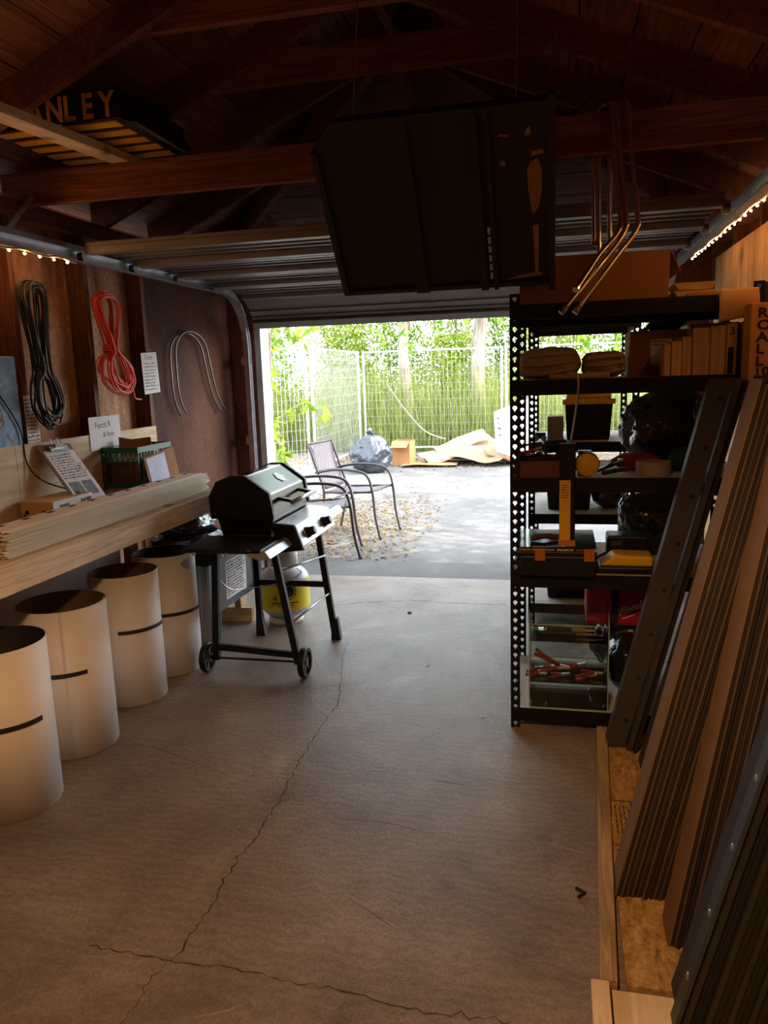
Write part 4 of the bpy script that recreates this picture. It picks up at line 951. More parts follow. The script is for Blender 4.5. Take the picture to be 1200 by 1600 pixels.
for k in range(8):
    cx = -.07+.032*k+rnd.uniform(-.01, .01); cy = 3.17+.12*rnd.random(); a = rnd.uniform(-.6, .6); z = .214+.011*(k % 3)
    t = thing('red_pliers', (cx, cy, z), ['red handled pliers leftmost on the acrylic shelf', 'red pliers second from left on the acrylic shelf', 'red pliers third from left on the acrylic shelf', 'red pliers left of the middle on the acrylic shelf', 'red pliers right of the middle on the acrylic shelf', 'red pliers third from right on the acrylic shelf', 'red pliers second from right on the acrylic shelf', 'red handled pliers rightmost on the acrylic shelf'][k], 'pliers', 'red pliers in the acrylic box')
    d = V((math.cos(a), math.sin(a)*.6, rnd.uniform(0, .25))).normalized(); sd = d.cross(V((0, 0, 1))).normalized(); c = V((cx, cy, z))
    for s in (-1, 1): M().tube(smoothpath([c-d*.055+sd*.02*s, c-d*.03+sd*.018*s, c]), .007, 8).obj('handle', DR, t, smooth=True)
    M().beam(c, c+d*.035, .016, .01).obj('jaw', STEEL, t, bev=.002)
for s, (dz, lab) in enumerate(((0, 'long red handled cutters propped upright in the acrylic box'),)):
    t = thing('red_cutters', (-.06, 3.2, .235), lab, 'cutters')
    for j, o in enumerate((0, .02)): M().tube([(-.095+o*.3, 3.19, .30+o), (-.03, 3.20, .265+o*.3), (.01, 3.21, .245)], .008, 8).obj('handle', DR, t, smooth=True)
    M().beam((.01, 3.21, .245), (.05, 3.215, .232), .018, .01).obj('jaw', STEEL, t)
for k, (a, b, mat_, lab) in enumerate((((-.09, 3.24, .376), (.19, 3.25, .372), BLKPL, 'dark pry bar on the upper acrylic shelf'), ((-.09, 3.29, .40), (.10, 3.30, .39), plain('grey_tool', '#4a4f52', .5), 'grey scraper on the upper acrylic shelf'), ((.06, 3.27, .386), (.16, 3.275, .384), plain('ochre_tool', '#8a6a2c', .5), 'ochre handled knife on the upper acrylic shelf'))):
    t = thing('long_tool', a, lab, 'tool'); A, B = V(a), V(b)
    M().beam(A, A.lerp(B, .6), .022, .018).obj('handle', mat_, t, bev=.004)
    M().beam(A.lerp(B, .6), B, .016, .006).obj('blade', STEEL, t)
M().blob((.31, 3.40, T5+.125), (.20, .26, .245), .2, 2.6, 4, flat=T5+.001, seed=31, ridged=True).obj('black_bag', BAGM, smooth=True, label='glossy black bag on the bottom shelf under the red bag', cat='plastic bag')
M().blob((.30, 3.60, T5+.13), (.30, .2, .26), .15, 2.6, 4, flat=T5+.001, seed=33, ridged=True).obj('grey_bag', plain('grey_film', (.06, .06, .062, 1), .3), label='dark grey bag at the back of the bottom shelf', cat='plastic bag')
mb = thing('tool_bag', (.28, 3.53, .345), 'red and black fabric tool bag with white script lettering', 'tool bag')
REDF = plain('red_fabric', '#a3142a', .85, bump=.2, bscale=150)
M().bb((.125, 3.45, .348), (.43, 3.66, .56)).obj('body', REDF, mb, bev=.02, smooth=False)
M().bb((.235, 3.444, .345), (.265, 3.45, .565)).obj('strap', MATTE, mb); M().bb((.12, 3.445, .555), (.435, 3.665, .585)).obj('top_band', MATTE, mb, bev=.01)
M().tube(smoothpath([(.14, 3.447, .56), (.15, 3.44, .60), (.19, 3.435, .62), (.23, 3.44, .60), (.245, 3.447, .565)]), .007, 8).obj('handle', MATTE, mb, smooth=True)
M().text('Milwaukee', (.272, 3.4485, .40), (1, 0, .42), (-.42, 0, 1), .048, .0008, bold=.012, sx=.75).obj('lettering', PAPER, mb)
M().beam((.283, 3.4478, .385), (.40, 3.4478, .437), .003, .008, (0, 1, 0)).obj('underline', PAPER, mb)

# rear unit contents
def tote(c, d, label, lidm=None, text=None):
    t = thing('storage_tote', (c[0], c[1], c[2]), label, 'storage tote')
    x, y, z = c; w, l, h = d; s = .88
    vs = [(x-w/2*s, y-l/2*s, z), (x+w/2*s, y-l/2*s, z), (x+w/2*s, y+l/2*s, z), (x-w/2*s, y+l/2*s, z), (x-w/2, y-l/2, z+h), (x+w/2, y-l/2, z+h), (x+w/2, y+l/2, z+h), (x-w/2, y+l/2, z+h)]
    M().add(vs, [(3, 2, 1, 0), (4, 5, 6, 7), (0, 1, 5, 4), (1, 2, 6, 5), (2, 3, 7, 6), (3, 0, 4, 7)]).obj('tub', BLKPL, t, bev=.008)
    M().bb((x-w/2-.012, y-l/2-.012, z+h-.03), (x+w/2+.012, y+l/2+.012, z+h)).obj('rim', BLKPL if lidm is None else lidm, t, bev=.005)
    if lidm is not None:
        M().bb((x-w/2+.01, y-l/2+.01, z+h), (x+w/2-.01, y+l/2-.01, z+h+.03)).obj('lid', lidm, t, bev=.008)
        for sx in (-1, 1): M().bb((x+sx*w*.3-.02, y-l/2-.02, z+h-.02), (x+sx*w*.3+.02, y-l/2-.010, z+h+.02)).obj('latch', lidm, t)
    if text: M().text(text, (x-.06, y-l/2*.97-.004, z+h*.62), (1, 0, 0), (0, 0, 1), .045, .002).obj('chalk_writing', plain('chalk', '#6f8088', .9), t)
    return t
tote((.165, 4.78, 1.086), (.27, .42, .235), 'black tote with a yellow lid on the rear shelving', YEL, None)
tote((.06, 4.80, .671), (.27, .42, .20), 'black tote on the middle deck of the rear shelving')
tote((.06, 4.78, .131), (.27, .42, .20), 'black tote with chalk letters low on the rear shelving', None, 'WERK')
M().bb((-.065, 4.55, 1.086), (.025, 4.70, 1.225)).obj('small_box', plain('grey_card', '#8f8579', .8), bev=.002, label='small grey box left of the yellow lidded tote', cat='box')
t = thing('wheeled_gadget', (-.10, 4.56, 1.086), 'small dark wheeled gadget left of the grey box', 'gadget')
M().bb((-.135, 4.54, 1.10), (-.075, 4.58, 1.135)).obj('body', BLKPL, t, bev=.006)
for x in (-.128, -.084): M().lathe([(.016, -.006), (.016, .006)], (x, 4.535, 1.1025), 14, Matrix.Rotation(PI/2, 3, 'X')).obj('wheel', STEEL, t)
M().blob((.30, 4.72, .671+.09), (.22, .3, .18), .15, 2.5, 4, flat=.671, seed=41, ridged=True).obj('black_bag', BAGM, smooth=True, label='black bag on the middle deck of the rear shelving', cat='plastic bag')

# ------------------------------------------------------------------ floor boards and leaning bundles on the right
ob = M().bb((.172, 1.72, .0005), (.935, 3.085, .0125)).obj('floor_sheet', OSB, label='oriented strand board sheet on the floor under leaning planks', cat='board')
st_ = M().scribble((.188, 2.53, .0120), (0, -1, 0), (1, 0, 0), .2, .055, 4, 91)
st_.obj('stamp', plain('stamp_ink', '#4a3a26', .9), ob)
m = M()
for a, b in (((.185, 2.56), (.25, 2.56)), ((.25, 2.56), (.25, 2.30)), ((.185, 2.30), (.25, 2.30)), ((.185, 2.27), (.25, 2.27))): m.beam((a[0], a[1], .0127), (b[0], b[1], .0127), .006, .0006)
m.obj('stamp_frame', MATS['stamp_ink'], ob)
M().beam((.128, 1.70, .02), (.182, 3.08, .02), .042, .038).obj('wood_strip', wood('weathered_pine', '#c8ab78', '#96764a', 'Y', knots=6), bev=.003, label='weathered square wood strip edging the floor sheet', cat='wood strip')
M().bb((.085, .9, .0005), (.128, 1.69, .045)).obj('timber', PINE, bev=.003, label='short pine two by four end at the bottom picture edge', cat='timber')
M().bb((.135, .8, .0005), (.80, 1.695, .016)).obj('floor_ply', PLY, label='pale plywood offcut on the floor at the bottom right', cat='plywood')

def leaning(name, x0, z0, slope, t, y0, y1, L, mat, label, cat, group=None):
    top = z0+L
    pts = [(x0, y0, z0), (x0+t, y0, z0), (x0+t+slope*L, y0, top), (x0+slope*L, y0, top)]
    return M().poly(pts, (0, y1-y0, 0)).obj(name, mat, label=label, cat=cat, group=group)
CHB = plain('channel_brown', (.045, .038, .037, 1), .6, var=.1); HOLE = MATTE
# dark drilled channels
s1 = .237
ch = thing('drilled_channel', (.23, 2.95, .013), 'dark drilled channel with a row of holes leaning against the shelving', 'metal channel', 'dark channels by the shelving')
M().poly([(.186, 2.955, .014), (.262, 2.955, .014), (.262+s1*1.43, 2.955, 1.445), (.186+s1*1.43, 2.955, 1.445)], (0, .006, 0)).obj('web', CHB, ch)
M().poly([(.186, 2.961, .014), (.190, 2.961, .014), (.190+s1*1.43, 2.961, 1.445), (.186+s1*1.43, 2.961, 1.445)], (0, .05, 0)).obj('flange', CHB, ch)
for k in range(8):
    z = .13+k*.178; cx = .186+s1*z+.048
    M().lathe([(0, 0), (.0095, 0), (.0095, .0012), (0, .0012)], (cx, 2.955, z), 14, Matrix.Rotation(PI/2, 3, 'X')).obj('hole', HOLE, ch)
leaning('dark_channel', .268, .014, s1, .020, 2.93, 2.985, 1.43, CHB, 'narrow dark channel just right of the drilled one', 'metal channel', 'dark channels by the shelving')
leaning('dark_channel', .292, .014, s1, .012, 2.91, 2.985, 1.42, MATTE, 'thin black channel between the narrow and wide dark ones', 'metal channel', 'dark channels by the shelving')
leaning('dark_channel', .306, .014, s1, .060, 2.80, 2.87, 1.44, CHB, 'wide plain dark channel next to the tan edged bundle', 'metal channel', 'dark channels by the shelving')
# brown plank bundles
TAN = plain('tan_face', '#7a5a3c', .75, var=.08); PLK = plain('plank_brown', '#54443a', .7, var=.15, objvar=.3); PLK2 = plain('plank_brown2', '#2e2522', .7, var=.15, objvar=.3)
def bundle_planks(x0, y0, y1, n, t, slope, L, gap, label0, label1, group, mats=(PLK, PLK2)):
    for k in range(n):
        yo = random.uniform(-.006, .006) if k else 0
        leaning('leaning_plank', x0+k*(t+gap), .0135, slope, t, y0+yo, y1+yo, L+random.uniform(-.01, .01), TAN if k == 0 else mats[k % 2], label0 if k == 0 else ORD[k]+' '+label1, 'plank', group)
bundle_planks(.164, 2.05, 2.155, 18, .0056, .217, 1.44, .0018, 'tan faced outer plank of the bundle nearest the dark channels', 'plank from the left in the bundle nearest the dark channels', 'planks of the far leaning bundle')
leaning('leaning_plank', .300, .0135, .217, .018, 2.04, 2.19, 1.45, TAN, 'thick tan plank on the right of the far leaning bundle', 'plank', 'planks of the far leaning bundle')
bundle_planks(.285, 1.87, 1.985, 16, .0056, .158, 1.55, .0018, 'tan faced outer plank of the middle leaning bundle', 'plank from the left in the middle leaning bundle', 'planks of the middle leaning bundle')
# dark near stack with a bolted grey rail in front of it
br_ = thing('bolted_rail', (.30, 1.62, .017), 'grey blue metal rail with round bolts beside the black panels', 'metal rail')
s4 = .24
M().poly([(.262, 1.60, .018), (.272, 1.60, .018), (.272+s4*1.5, 1.60, 1.518), (.262+s4*1.5, 1.60, 1.518)], (0, .045, 0)).obj('web', plain('rail_grey', '#39424a', .45, .3), br_)
for k in range(7):
    z = .14+k*.165; M().blob((.262+s4*z-.001, 1.622, z), (.012, .022, .022), 0, 1, 2).obj('bolt', STEEL, br_, smooth=True)
BPAN = plain('black_panel', (.005, .005, .005, 1), .75)
for k in range(18):
    leaning('leaning_sheet', .276+k*.0142, .0175, s4, .0125, 1.60+random.uniform(-.012, .004), 1.74, 1.48+.01*(k % 3), BPAN if k % 3 else plain('black_panel2', (.02, .017, .015, 1), .6), ORD[k]+' thin black sheet from the bolted rail in the near stack', 'panel', 'black panels of the near stack')
# small bits on the floor
for x, y, lab in ((-.657, 3.735, 'small white washer on the floor beyond the long crack'), (-.316, 3.176, 'small white washer on the floor by the shelving post')):
    M().lathe([(.006, 0), (.014, 0), (.014, .002), (.006, .002), (.006, 0)], (x, y, .0005), 14, close=False).obj('washer', PAPER, label=lab, cat='washer')
hk = M().tube([(.058, 2.075, .006), (.083, 2.058, .006), (.064, 2.035, .006)], .005, 8).obj('black_clip', MATTE, label='small black angled clip on the floor left of the wood strip', cat='clip')
M().blob((-.916, 4.595, .006), (.03, .03, .012), .2, 2, 2).obj('pebble', plain('pebble', '#6a655e', .9), label='small stone on the floor near the door', cat='stone')

# ================================================================== UP IN THE RAFTERS
M().beam((-1.87, 1.28, 2.360), (-1.87, 3.33, 2.464), .09, .036).obj('loose_timber', PINE, bev=.003, label='loose two by four lying across the ties under the lettered case', cat='timber')
sc_ = thing('lettered_case', (-1.92, 3.05, 2.48), 'black and yellow case with bold yellow lettering stored in the rafters', 'case')
M().bb((-2.19, 2.845, 2.488), (-1.63, 3.37, 2.598)).obj('body', BLKPL, sc_, bev=.004)
for i, ch_ in enumerate('STANLEY'): M().text(ch_, (-2.185+i*.0785, 2.844, 2.500), (1, 0, 0), (0, 0, 1), .125, .0008, bold=.03, sx=.8).obj('letter', plain('letter_yellow', '#d99a1c', .5), sc_)
for k in range(5): M().bb((-2.19, 2.86+k*.105, 2.4805), (-1.66, 2.915+k*.105, 2.488)).obj('yellow_slat', YEL, sc_, bev=.002)
M().poly([(-1.63, 2.85, 2.485), (-1.60, 2.86, 2.48), (-1.57, 3.2, 2.455), (-1.60, 3.3, 2.50), (-1.61, 3.1, 2.60), (-1.63, 2.9, 2.585)], (.03, 0, -.01)).obj('side_handle', BLKPL, sc_)

# black painted panel hung from the cross tie
hp = thing('painted_board', (-.43, 2.9, 1.823), 'big black painted panel with peeling tan patches hung from the cross tie', 'panel')
BPM = plain('flaking_black', (.016, .013, .011, 1), .6, var=.3, scale=4)
A0, A1, Bv = V((-.851, 3.12, 1.823)), V((-.018, 3.12, 1.823)), V((0, -.445, .521))
def hpn(u, v, e=0.0):
    nrm = V((0, -.585, -.5)).normalized(); return A0.lerp(A1, u)+Bv*v+nrm*e
hn = V((0, -.585, -.5)).normalized()
M().poly([hpn(0, 0), hpn(1, 0), hpn(1, 1.0), hpn(.12, 1.0), hpn(0, .86)], -hn*.025).obj('board', BPM, hp, bev=.003)
for u0, u1, v0, v1, e in ((.0, .03, .02, .86, .02), (.36, .42, .0, 1.0, .025), (.665, .70, 0, 1.0, .03), (.725, .745, 0, 1.0, .03), (.972, 1.0, -.02, 1.03, .035), (.12, 1.0, .955, 1.0, .02), (0, 1.0, .0, .03, .015)):
    M().poly([hpn(u0, v0), hpn(u1, v0), hpn(u1, v1), hpn(u0, v1)], hn*e).obj('batten', BPM, hp, bev=.002, seg=1)
BARE = plain('bare_tan', '#a87a4c', .8, var=.12, scale=25)
for pts in ([(.905, .42), (.93, .46), (.945, .55), (.945, .66), (.93, .72), (.90, .70), (.885, .66), (.89, .55)], [(.912, .06), (.925, .06), (.93, .36), (.905, .36)], [(.77, .035), (.94, .055), (.94, .075), (.86, .065)], [(.885, .83), (.905, .84), (.90, .88), (.88, .85)], [(.775, .84), (.82, .835), (.82, .845), (.78, .85)], [(.775, .70), (.80, .69), (.80, .715), (.785, .72)], [(.90, .73), (.955, .74), (.95, .76), (.91, .755)]):
    M().poly([hpn(u, v, .0005) for u, v in pts], hn*.0012).obj('bare_patch', BARE, hp)
for k in range(6): M().poly([hpn(.708, .05+.055*k), hpn(.720, .05+.055*k), hpn(.720, .09+.055*k), hpn(.708, .09+.055*k)], hn*.003).obj('metal_tab', STEEL, hp)
for u in (.2, .85): M().tube([hpn(u, .98, -.01), hpn(u, 1.0, -.03)+V((0, .03, .1)), V((hpn(u, 1).x, 2.815, 2.748))], .003, 6).obj('hang_wire', STEEL, hp)

# bent conduits hooked over the cross tie
def conduit(x, back_z, kx, ex, ez, ey, label, r=.0105):
    pts = [(x-.055, 3.285, back_z), (x-.06, 3.285, 2.20), (x-.062, 3.285, 2.40), (x-.04, 3.262, 2.462), (x-.01, 3.21, 2.462), (x, 3.185, 2.40), (x+.01, 3.16, 2.25), (x+.03, 3.12, 2.06), (x+.025, 3.10, 1.99), (x+kx, 3.07, 1.90), (ex, ey, ez)]
    t = thing('bent_conduit', (ex, ey, ez), label, 'conduit', 'bent conduits on the cross tie')
    P = smoothpath(pts, 5); M().tube(P, r, 10).obj('pipe', CHROME, t, smooth=True)
    d = (P[-1]-P[-3]).normalized(); M().tube([P[-1]-d*.012, P[-1]+d*.002], r*1.25, 10).obj('end_ferrule', plain('ferrule', '#d8d4c8', .2, 1.0), t)
conduit(.205, 1.90, -.035, .005, 1.70, 3.0, 'bent metal conduit over the cross tie, reaching lowest left')
conduit(.245, 1.94, -.04, .055, 1.70, 3.02, 'bent metal conduit over the cross tie, rightmost of three')
conduit(.185, 1.97, -.05, .055, 1.775, 2.95, 'shorter bent metal conduit over the cross tie in front')

# ================================================================== OUTSIDE THE DOOR
import numpy as np
def leaf_mesh(name, pts, size, mat, parent, seed, asp=.5, hang=0.0, label=None, cat=None, kind='stuff'):
    """many small four-cornered leaves, one mesh"""
    rng = np.random.default_rng(seed); n = len(pts); P = np.asarray(pts, float)
    d = rng.normal(size=(n, 3)); d[:, 2] -= hang; d /= np.linalg.norm(d, axis=1)[:, None]
    e = rng.normal(size=(n, 3)); e -= d*(e*d).sum(1)[:, None]; e /= np.linalg.norm(e, axis=1)[:, None]
    s = size*rng.uniform(.6, 1.3, size=(n, 1)); f = np.cross(d, e)
    v = np.stack([P, P+d*s*.5+e*s*asp*.5+f*s*.06, P+d*s, P+d*s*.5-e*s*asp*.5+f*s*.06], 1).reshape(-1, 3)
    off = np.array(ROOT[parent.name]) if parent is not None else np.zeros(3); v = v-off
    me = bpy.data.meshes.new(name); me.vertices.add(4*n); me.vertices.foreach_set('co', v.ravel())
    me.loops.add(4*n); me.loops.foreach_set('vertex_index', np.arange(4*n)); me.polygons.add(n); me.polygons.foreach_set('loop_start', np.arange(0, 4*n, 4))
    me.update(calc_edges=True); me.materials.append(mat)
    o = bpy.data.objects.new(name, me); COL.objects.link(o)
    if parent is not None: o.parent = parent; ROOT[o.name] = ROOT[parent.name]
    return tag(o, label, cat, kind=kind)
def crown_pts(rng, c, r, n, hollow=.35):
    d = rng.normal(size=(n, 3)); d /= np.linalg.norm(d, axis=1)[:, None]
    k = rng.uniform(hollow**3, 1, size=(n, 1))**(1/3)
    cl = np.sin(d[:, :1]*7+d[:, 1:2]*5)*.12+np.cos(d[:, 2:]*9+d[:, :1]*4)*.1
    return np.asarray(c)+d*np.asarray(r)*k*(1+cl)
BARK = wood('bark', '#a39786', '#6f6355', 'Z', grain=.5, bump=.8, objvar=.1)
LF = [leafmat('leaf_bright', '#58741f', '#97a845'), leafmat('leaf_mid', '#3f681c', '#809c3a'), leafmat('leaf_pale', '#6f7d38', '#a5ab66')]
def tree(name, x, y, h, r, crown, rad, n, label, lm, seed, size=.12):
    t = thing(name, (x, y, 0), label, 'tree'); rng = np.random.default_rng(seed)
    P = [(x+.06*math.sin(i*1.3+seed), y+.05*math.cos(i+seed), h*i/8) for i in range(9)]
    P[0] = (x, y, -.02)
    M().tube(smoothpath(P, 3), [r*(1.25-.6*i/24) if i else r*1.5 for i in range(25)], 12).obj('trunk', BARK, t, smooth=True)
    c = V(crown); tp = V(P[-1])
    for k in range(4):
        q = c+V((rad[0]*.6*math.cos(k*1.6+seed), rad[1]*.6*math.sin(k*1.6+seed), rad[2]*.2))
        M().tube([tp-V((0, 0, .5+.15*k)), tp.lerp(q, .5)+V((0, 0, .2)), q], [r*.5, r*.3, r*.1], 8).obj('branch', BARK, t, smooth=True)
    leaf_mesh('foliage', crown_pts(rng, crown, rad, n), size, lm, t, seed, .45, .4)
tree('broad_tree', -2.95, 15.2, 5.5, .10, (-3.0, 15.6, 5.2), (2.6, 2.0, 2.4), 5200, 'leafy tree with a bare pale trunk behind the wire fence, left of two', LF[0], 1)
tree('broad_tree', -1.52, 15.4, 5.5, .13, (-1.0, 15.8, 5.0), (2.4, 2.0, 2.3), 5200, 'leafy tree with a thick ridged trunk behind the fence, right of two', LF[1], 2)
tree('shade_tree', 4.4, 7.2, 5.2, .18, (4.0, 7.3, 6.4), (2.7, 2.2, 1.7), 8000, 'tall shade tree right of the driveway, the one nearer the garage', LF[1], 3, .2)
tree('shade_tree', 4.4, 12.4, 5.2, .2, (4.0, 12.9, 6.3), (2.8, 2.1, 1.7), 8000, 'tall shade tree farther along the right of the driveway', LF[1], 4, .2)
# the thicket behind the fence, plant by plant
thick = [(-7.2, 13.2, 3.4), (-6.0, 15.4, 3.8), (-4.9, 17.0, 4.2), (-4.2, 15.9, 2.6), (-3.6, 17.4, 4.0), (-2.3, 17.0, 3.6), (-2.1, 15.8, 2.2), (-1.2, 17.4, 4.0), (-.4, 16.2, 2.6), (.2, 17.4, 4.0), (1.2, 16.4, 3.8), (-5.6, 12.2, 2.4), (2.6, 17.0, 3.8), (-8.2, 16.5, 4.6)]
tlab = ['far left tall thicket shrub above the left wire panel', 'tall thicket shrub left of the corner fence post', 'tall thicket shrub rising behind the black bag', 'low thicket shrub close behind the fence, left of the pale trunk', 'tall thicket shrub behind the pale trunk', 'tall thicket shrub between the two trunks', 'low thicket shrub between the two trunks at the fence', 'tall thicket shrub behind the thick trunk', 'low thicket shrub right of the thick trunk', 'tall thicket shrub behind the leaning sign', 'tall thicket shrub seen through the shelving', 'low thicket shrub outside the left wire panel', 'rightmost tall thicket shrub hidden by the shelving', 'outermost left thicket shrub in the distance']
for i, (x, y, h) in enumerate(thick):
    t = thing('thicket_shrub', (x, y, 0), tlab[i], 'shrub', 'shrubs behind the fence'); rng = np.random.default_rng(50+i)
    for k in range(5):
        a = rng.uniform(0, 6.28); M().tube([(x, y, 0), (x+.2*math.cos(a), y+.2*math.sin(a), h*.5), (x+.5*math.cos(a), y+.5*math.sin(a), h*.9)], [.02, .014, .006], 5).obj('stem', BARK, t)
    n = int(6000*(h/3.4)); u = rng.uniform(0, 1, size=(n, 1)); a = rng.uniform(0, 6.28, size=(n, 1)); rr = np.sqrt(rng.uniform(0, 1, size=(n, 1)))*(1.05-.35*u)*(.75+.3*np.sin(a*3+u*9))
    pts = np.hstack([x+rr*np.cos(a)*1.1, y+rr*np.sin(a)*.8, .05+u*h])
    leaf_mesh('foliage', pts, .10, LF[i % 3], t, 80+i, .38, .3)
# tall grass along the fence foot
rng = np.random.default_rng(5); n = 16000
gp = np.stack([rng.uniform(-6.5, 2.5, n), 14.6+rng.uniform(0, 1.6, n), np.zeros(n)], 1)
def grass(name, P, hmin, hmax, mat, seed, label):
    rng = np.random.default_rng(seed); n = len(P); h = rng.uniform(hmin, hmax, (n, 1)); d = rng.normal(0, .22, (n, 3)); d[:, 2] = 1
    a = rng.uniform(0, 3.14, n); w = np.stack([np.cos(a), np.sin(a), 0*a], 1)*.006
    v = np.stack([P-w, P+w, P+d*h+w*.25, P+d*h-w*.25], 1).reshape(-1, 3)
    me = bpy.data.meshes.new(name); me.vertices.add(4*n); me.vertices.foreach_set('co', v.ravel()); me.loops.add(4*n); me.loops.foreach_set('vertex_index', np.arange(4*n)); me.polygons.add(n); me.polygons.foreach_set('loop_start', np.arange(0, 4*n, 4)); me.update(calc_edges=True); me.materials.append(mat)
    o = bpy.data.objects.new(name, me); COL.objects.link(o); return tag(o, label, 'grass', kind='stuff')
grass('tall_grass', gp, .2, 1.7, LF[2], 6, 'tall pale grass growing along the foot of the fence')
# leaf litter
n = 12000; rng = np.random.default_rng(9)
lx = np.concatenate([-2.5+rng.normal(0, .75, n//2), rng.uniform(-5, 1, n//2)]); ly = np.concatenate([7.2+rng.normal(0, 1.1, n//2), 13.2+rng.normal(0, .7, n//2)])
k_ = (ly > 5.9) & ~((lx > -1.2) & (ly < 11)); pts = np.stack([lx[k_], ly[k_], np.full(k_.sum(), .001)], 1)
lit = leaf_mesh('leaf_litter', pts, .05, leafmat('dry_leaf', '#5f4a30', '#9a835c', .15), None, 10, .6, 0, 'dry fallen leaves scattered over the yard by the chairs', 'leaves')
me = lit.data; co = np.empty(len(me.vertices)*3); me.vertices.foreach_get('co', co); co = co.reshape(-1, 3); co[:, 2] = -.004+np.abs(co[:, 2])*.35; me.vertices.foreach_set('co', co.ravel()); me.update()

# near sapling with long leaves at the left of the opening
sp_ = thing('leafy_sapling', (-2.75, 7.3, 0), 'leafy sapling with drooping compound leaves just outside the left post', 'sapling')
M().tube(smoothpath([(-2.95, 7.6, -.01), (-2.9, 7.55, .8), (-2.85, 7.45, 1.6), (-2.8, 7.4, 2.4)]), [.022]*8+[.016]*8+[.01]*3, 8).obj('stem', BARK, sp_, smooth=True)
rng = np.random.default_rng(21); pts = []; rs = random.Random(6)
for k in range(26):
    z = .5+1.75*k/26; a = rs.uniform(0, 6.28); L = rs.uniform(.3, .6)
    b = V((-2.88, 7.5, z)); e = b+V((math.cos(a)*L*.9, math.sin(a)*L, rs.uniform(.02, .2))); e2 = e+V((math.cos(a)*.1, math.sin(a)*.1, -.12))
    pth = smoothpath([b, b.lerp(e, .6)+V((0, 0, .08)), e, e2], 4)
    M().tube(pth, .003, 5).obj('leaf_stalk', plain('stalk_green', '#8aa05a', .7), sp_)
    for p in pth[2:]:
        for s in range(2): pts.append(tuple(p))
leaf_mesh('foliage', np.array(pts), .15, LF[0], sp_, 22, .38, .6)
# overhanging branch tips above the opening
hb = thing('leafy_branch', (-1.2, 9.6, 2.0), 'overhanging branch of pinnate leaves above the black bag', 'branch'); pts = []
for k in range(9):
    b = V((-2.6+.42*k, 10+.1*(k % 3), 3.0)); e = b+V((rs.uniform(-.2, .3), rs.uniform(-.2, .2), -.75-.5*rs.random()))
    pth = smoothpath([b, b.lerp(e, .5)+V((.06, 0, 0)), e], 6); M().tube(pth, .004, 5).obj('leaf_stalk', MATS['stalk_green'], hb)
    for p in pth[3:]:
        for s in range(3): pts.append(tuple(p))
M().tube([(-3.4, 10.2, 2.95), (-1.0, 10.0, 3.02), (2.0, 9.4, 3.6), (4.38, 7.3, 4.2)], [.012, .02, .04, .06], 8).obj('bough', BARK, hb, smooth=True)
leaf_mesh('foliage', np.array(pts), .17, LF[1], hb, 33, .35, .6)

# temporary wire fence panels
FEN = plain('fence_zinc', (.62, .64, .66, 1), .4, .6)
def fence(a, b, label, h=1.92):
    a, b = V((a[0], a[1], 0)), V((b[0], b[1], 0)); t = thing('fence_panel', ((a.x+b.x)/2, (a.y+b.y)/2, 0), label, 'fence', 'wire fence panels')
    for p in (a, b):
        M().tube([p+V((0, 0, -.006)), p+V((0, 0, h))], .022, 8).obj('post', FEN, t, smooth=True)
        M().bb(p+V((-.12, -.28, -.006)), p+V((.12, .28, .06))).obj('base_block', plain('fence_foot', '#9a9892', .9), t) if p is a else None
    for z in (.12, h-.02): M().tube([a+V((0, 0, z)), b+V((0, 0, z))], .018, 8).obj('rail', FEN, t, smooth=True)
    L = (b-a).length; m = M(); nv = int(L/.075)
    for i in range(1, nv): p = a.lerp(b, i/nv); m.tube([p+V((0, 0, .12)), p+V((0, 0, h-.02))], .0016, 3, caps=False)
    for i in range(1, 12): m.tube([a+V((0, 0, .12+i*(h-.14)/12)), b+V((0, 0, .12+i*(h-.14)/12))], .0016, 3, caps=False)
    m.obj('wire_mesh', FEN, t, kind='stuff')
fence((-5.2, 8.7), (-3.66, 11.0), 'wire fence panel at the left, nearest the open door')
fence((-3.60, 11.1), (-3.66, 14.1), 'wire fence panel receding behind the black bag')
fence((-3.58, 14.2), (-1.02, 14.25), 'wire fence panel straight ahead in front of the pale trunk')
fence((-.94, 14.27), (1.7, 14.3), 'wire fence panel at the right behind the white sign')

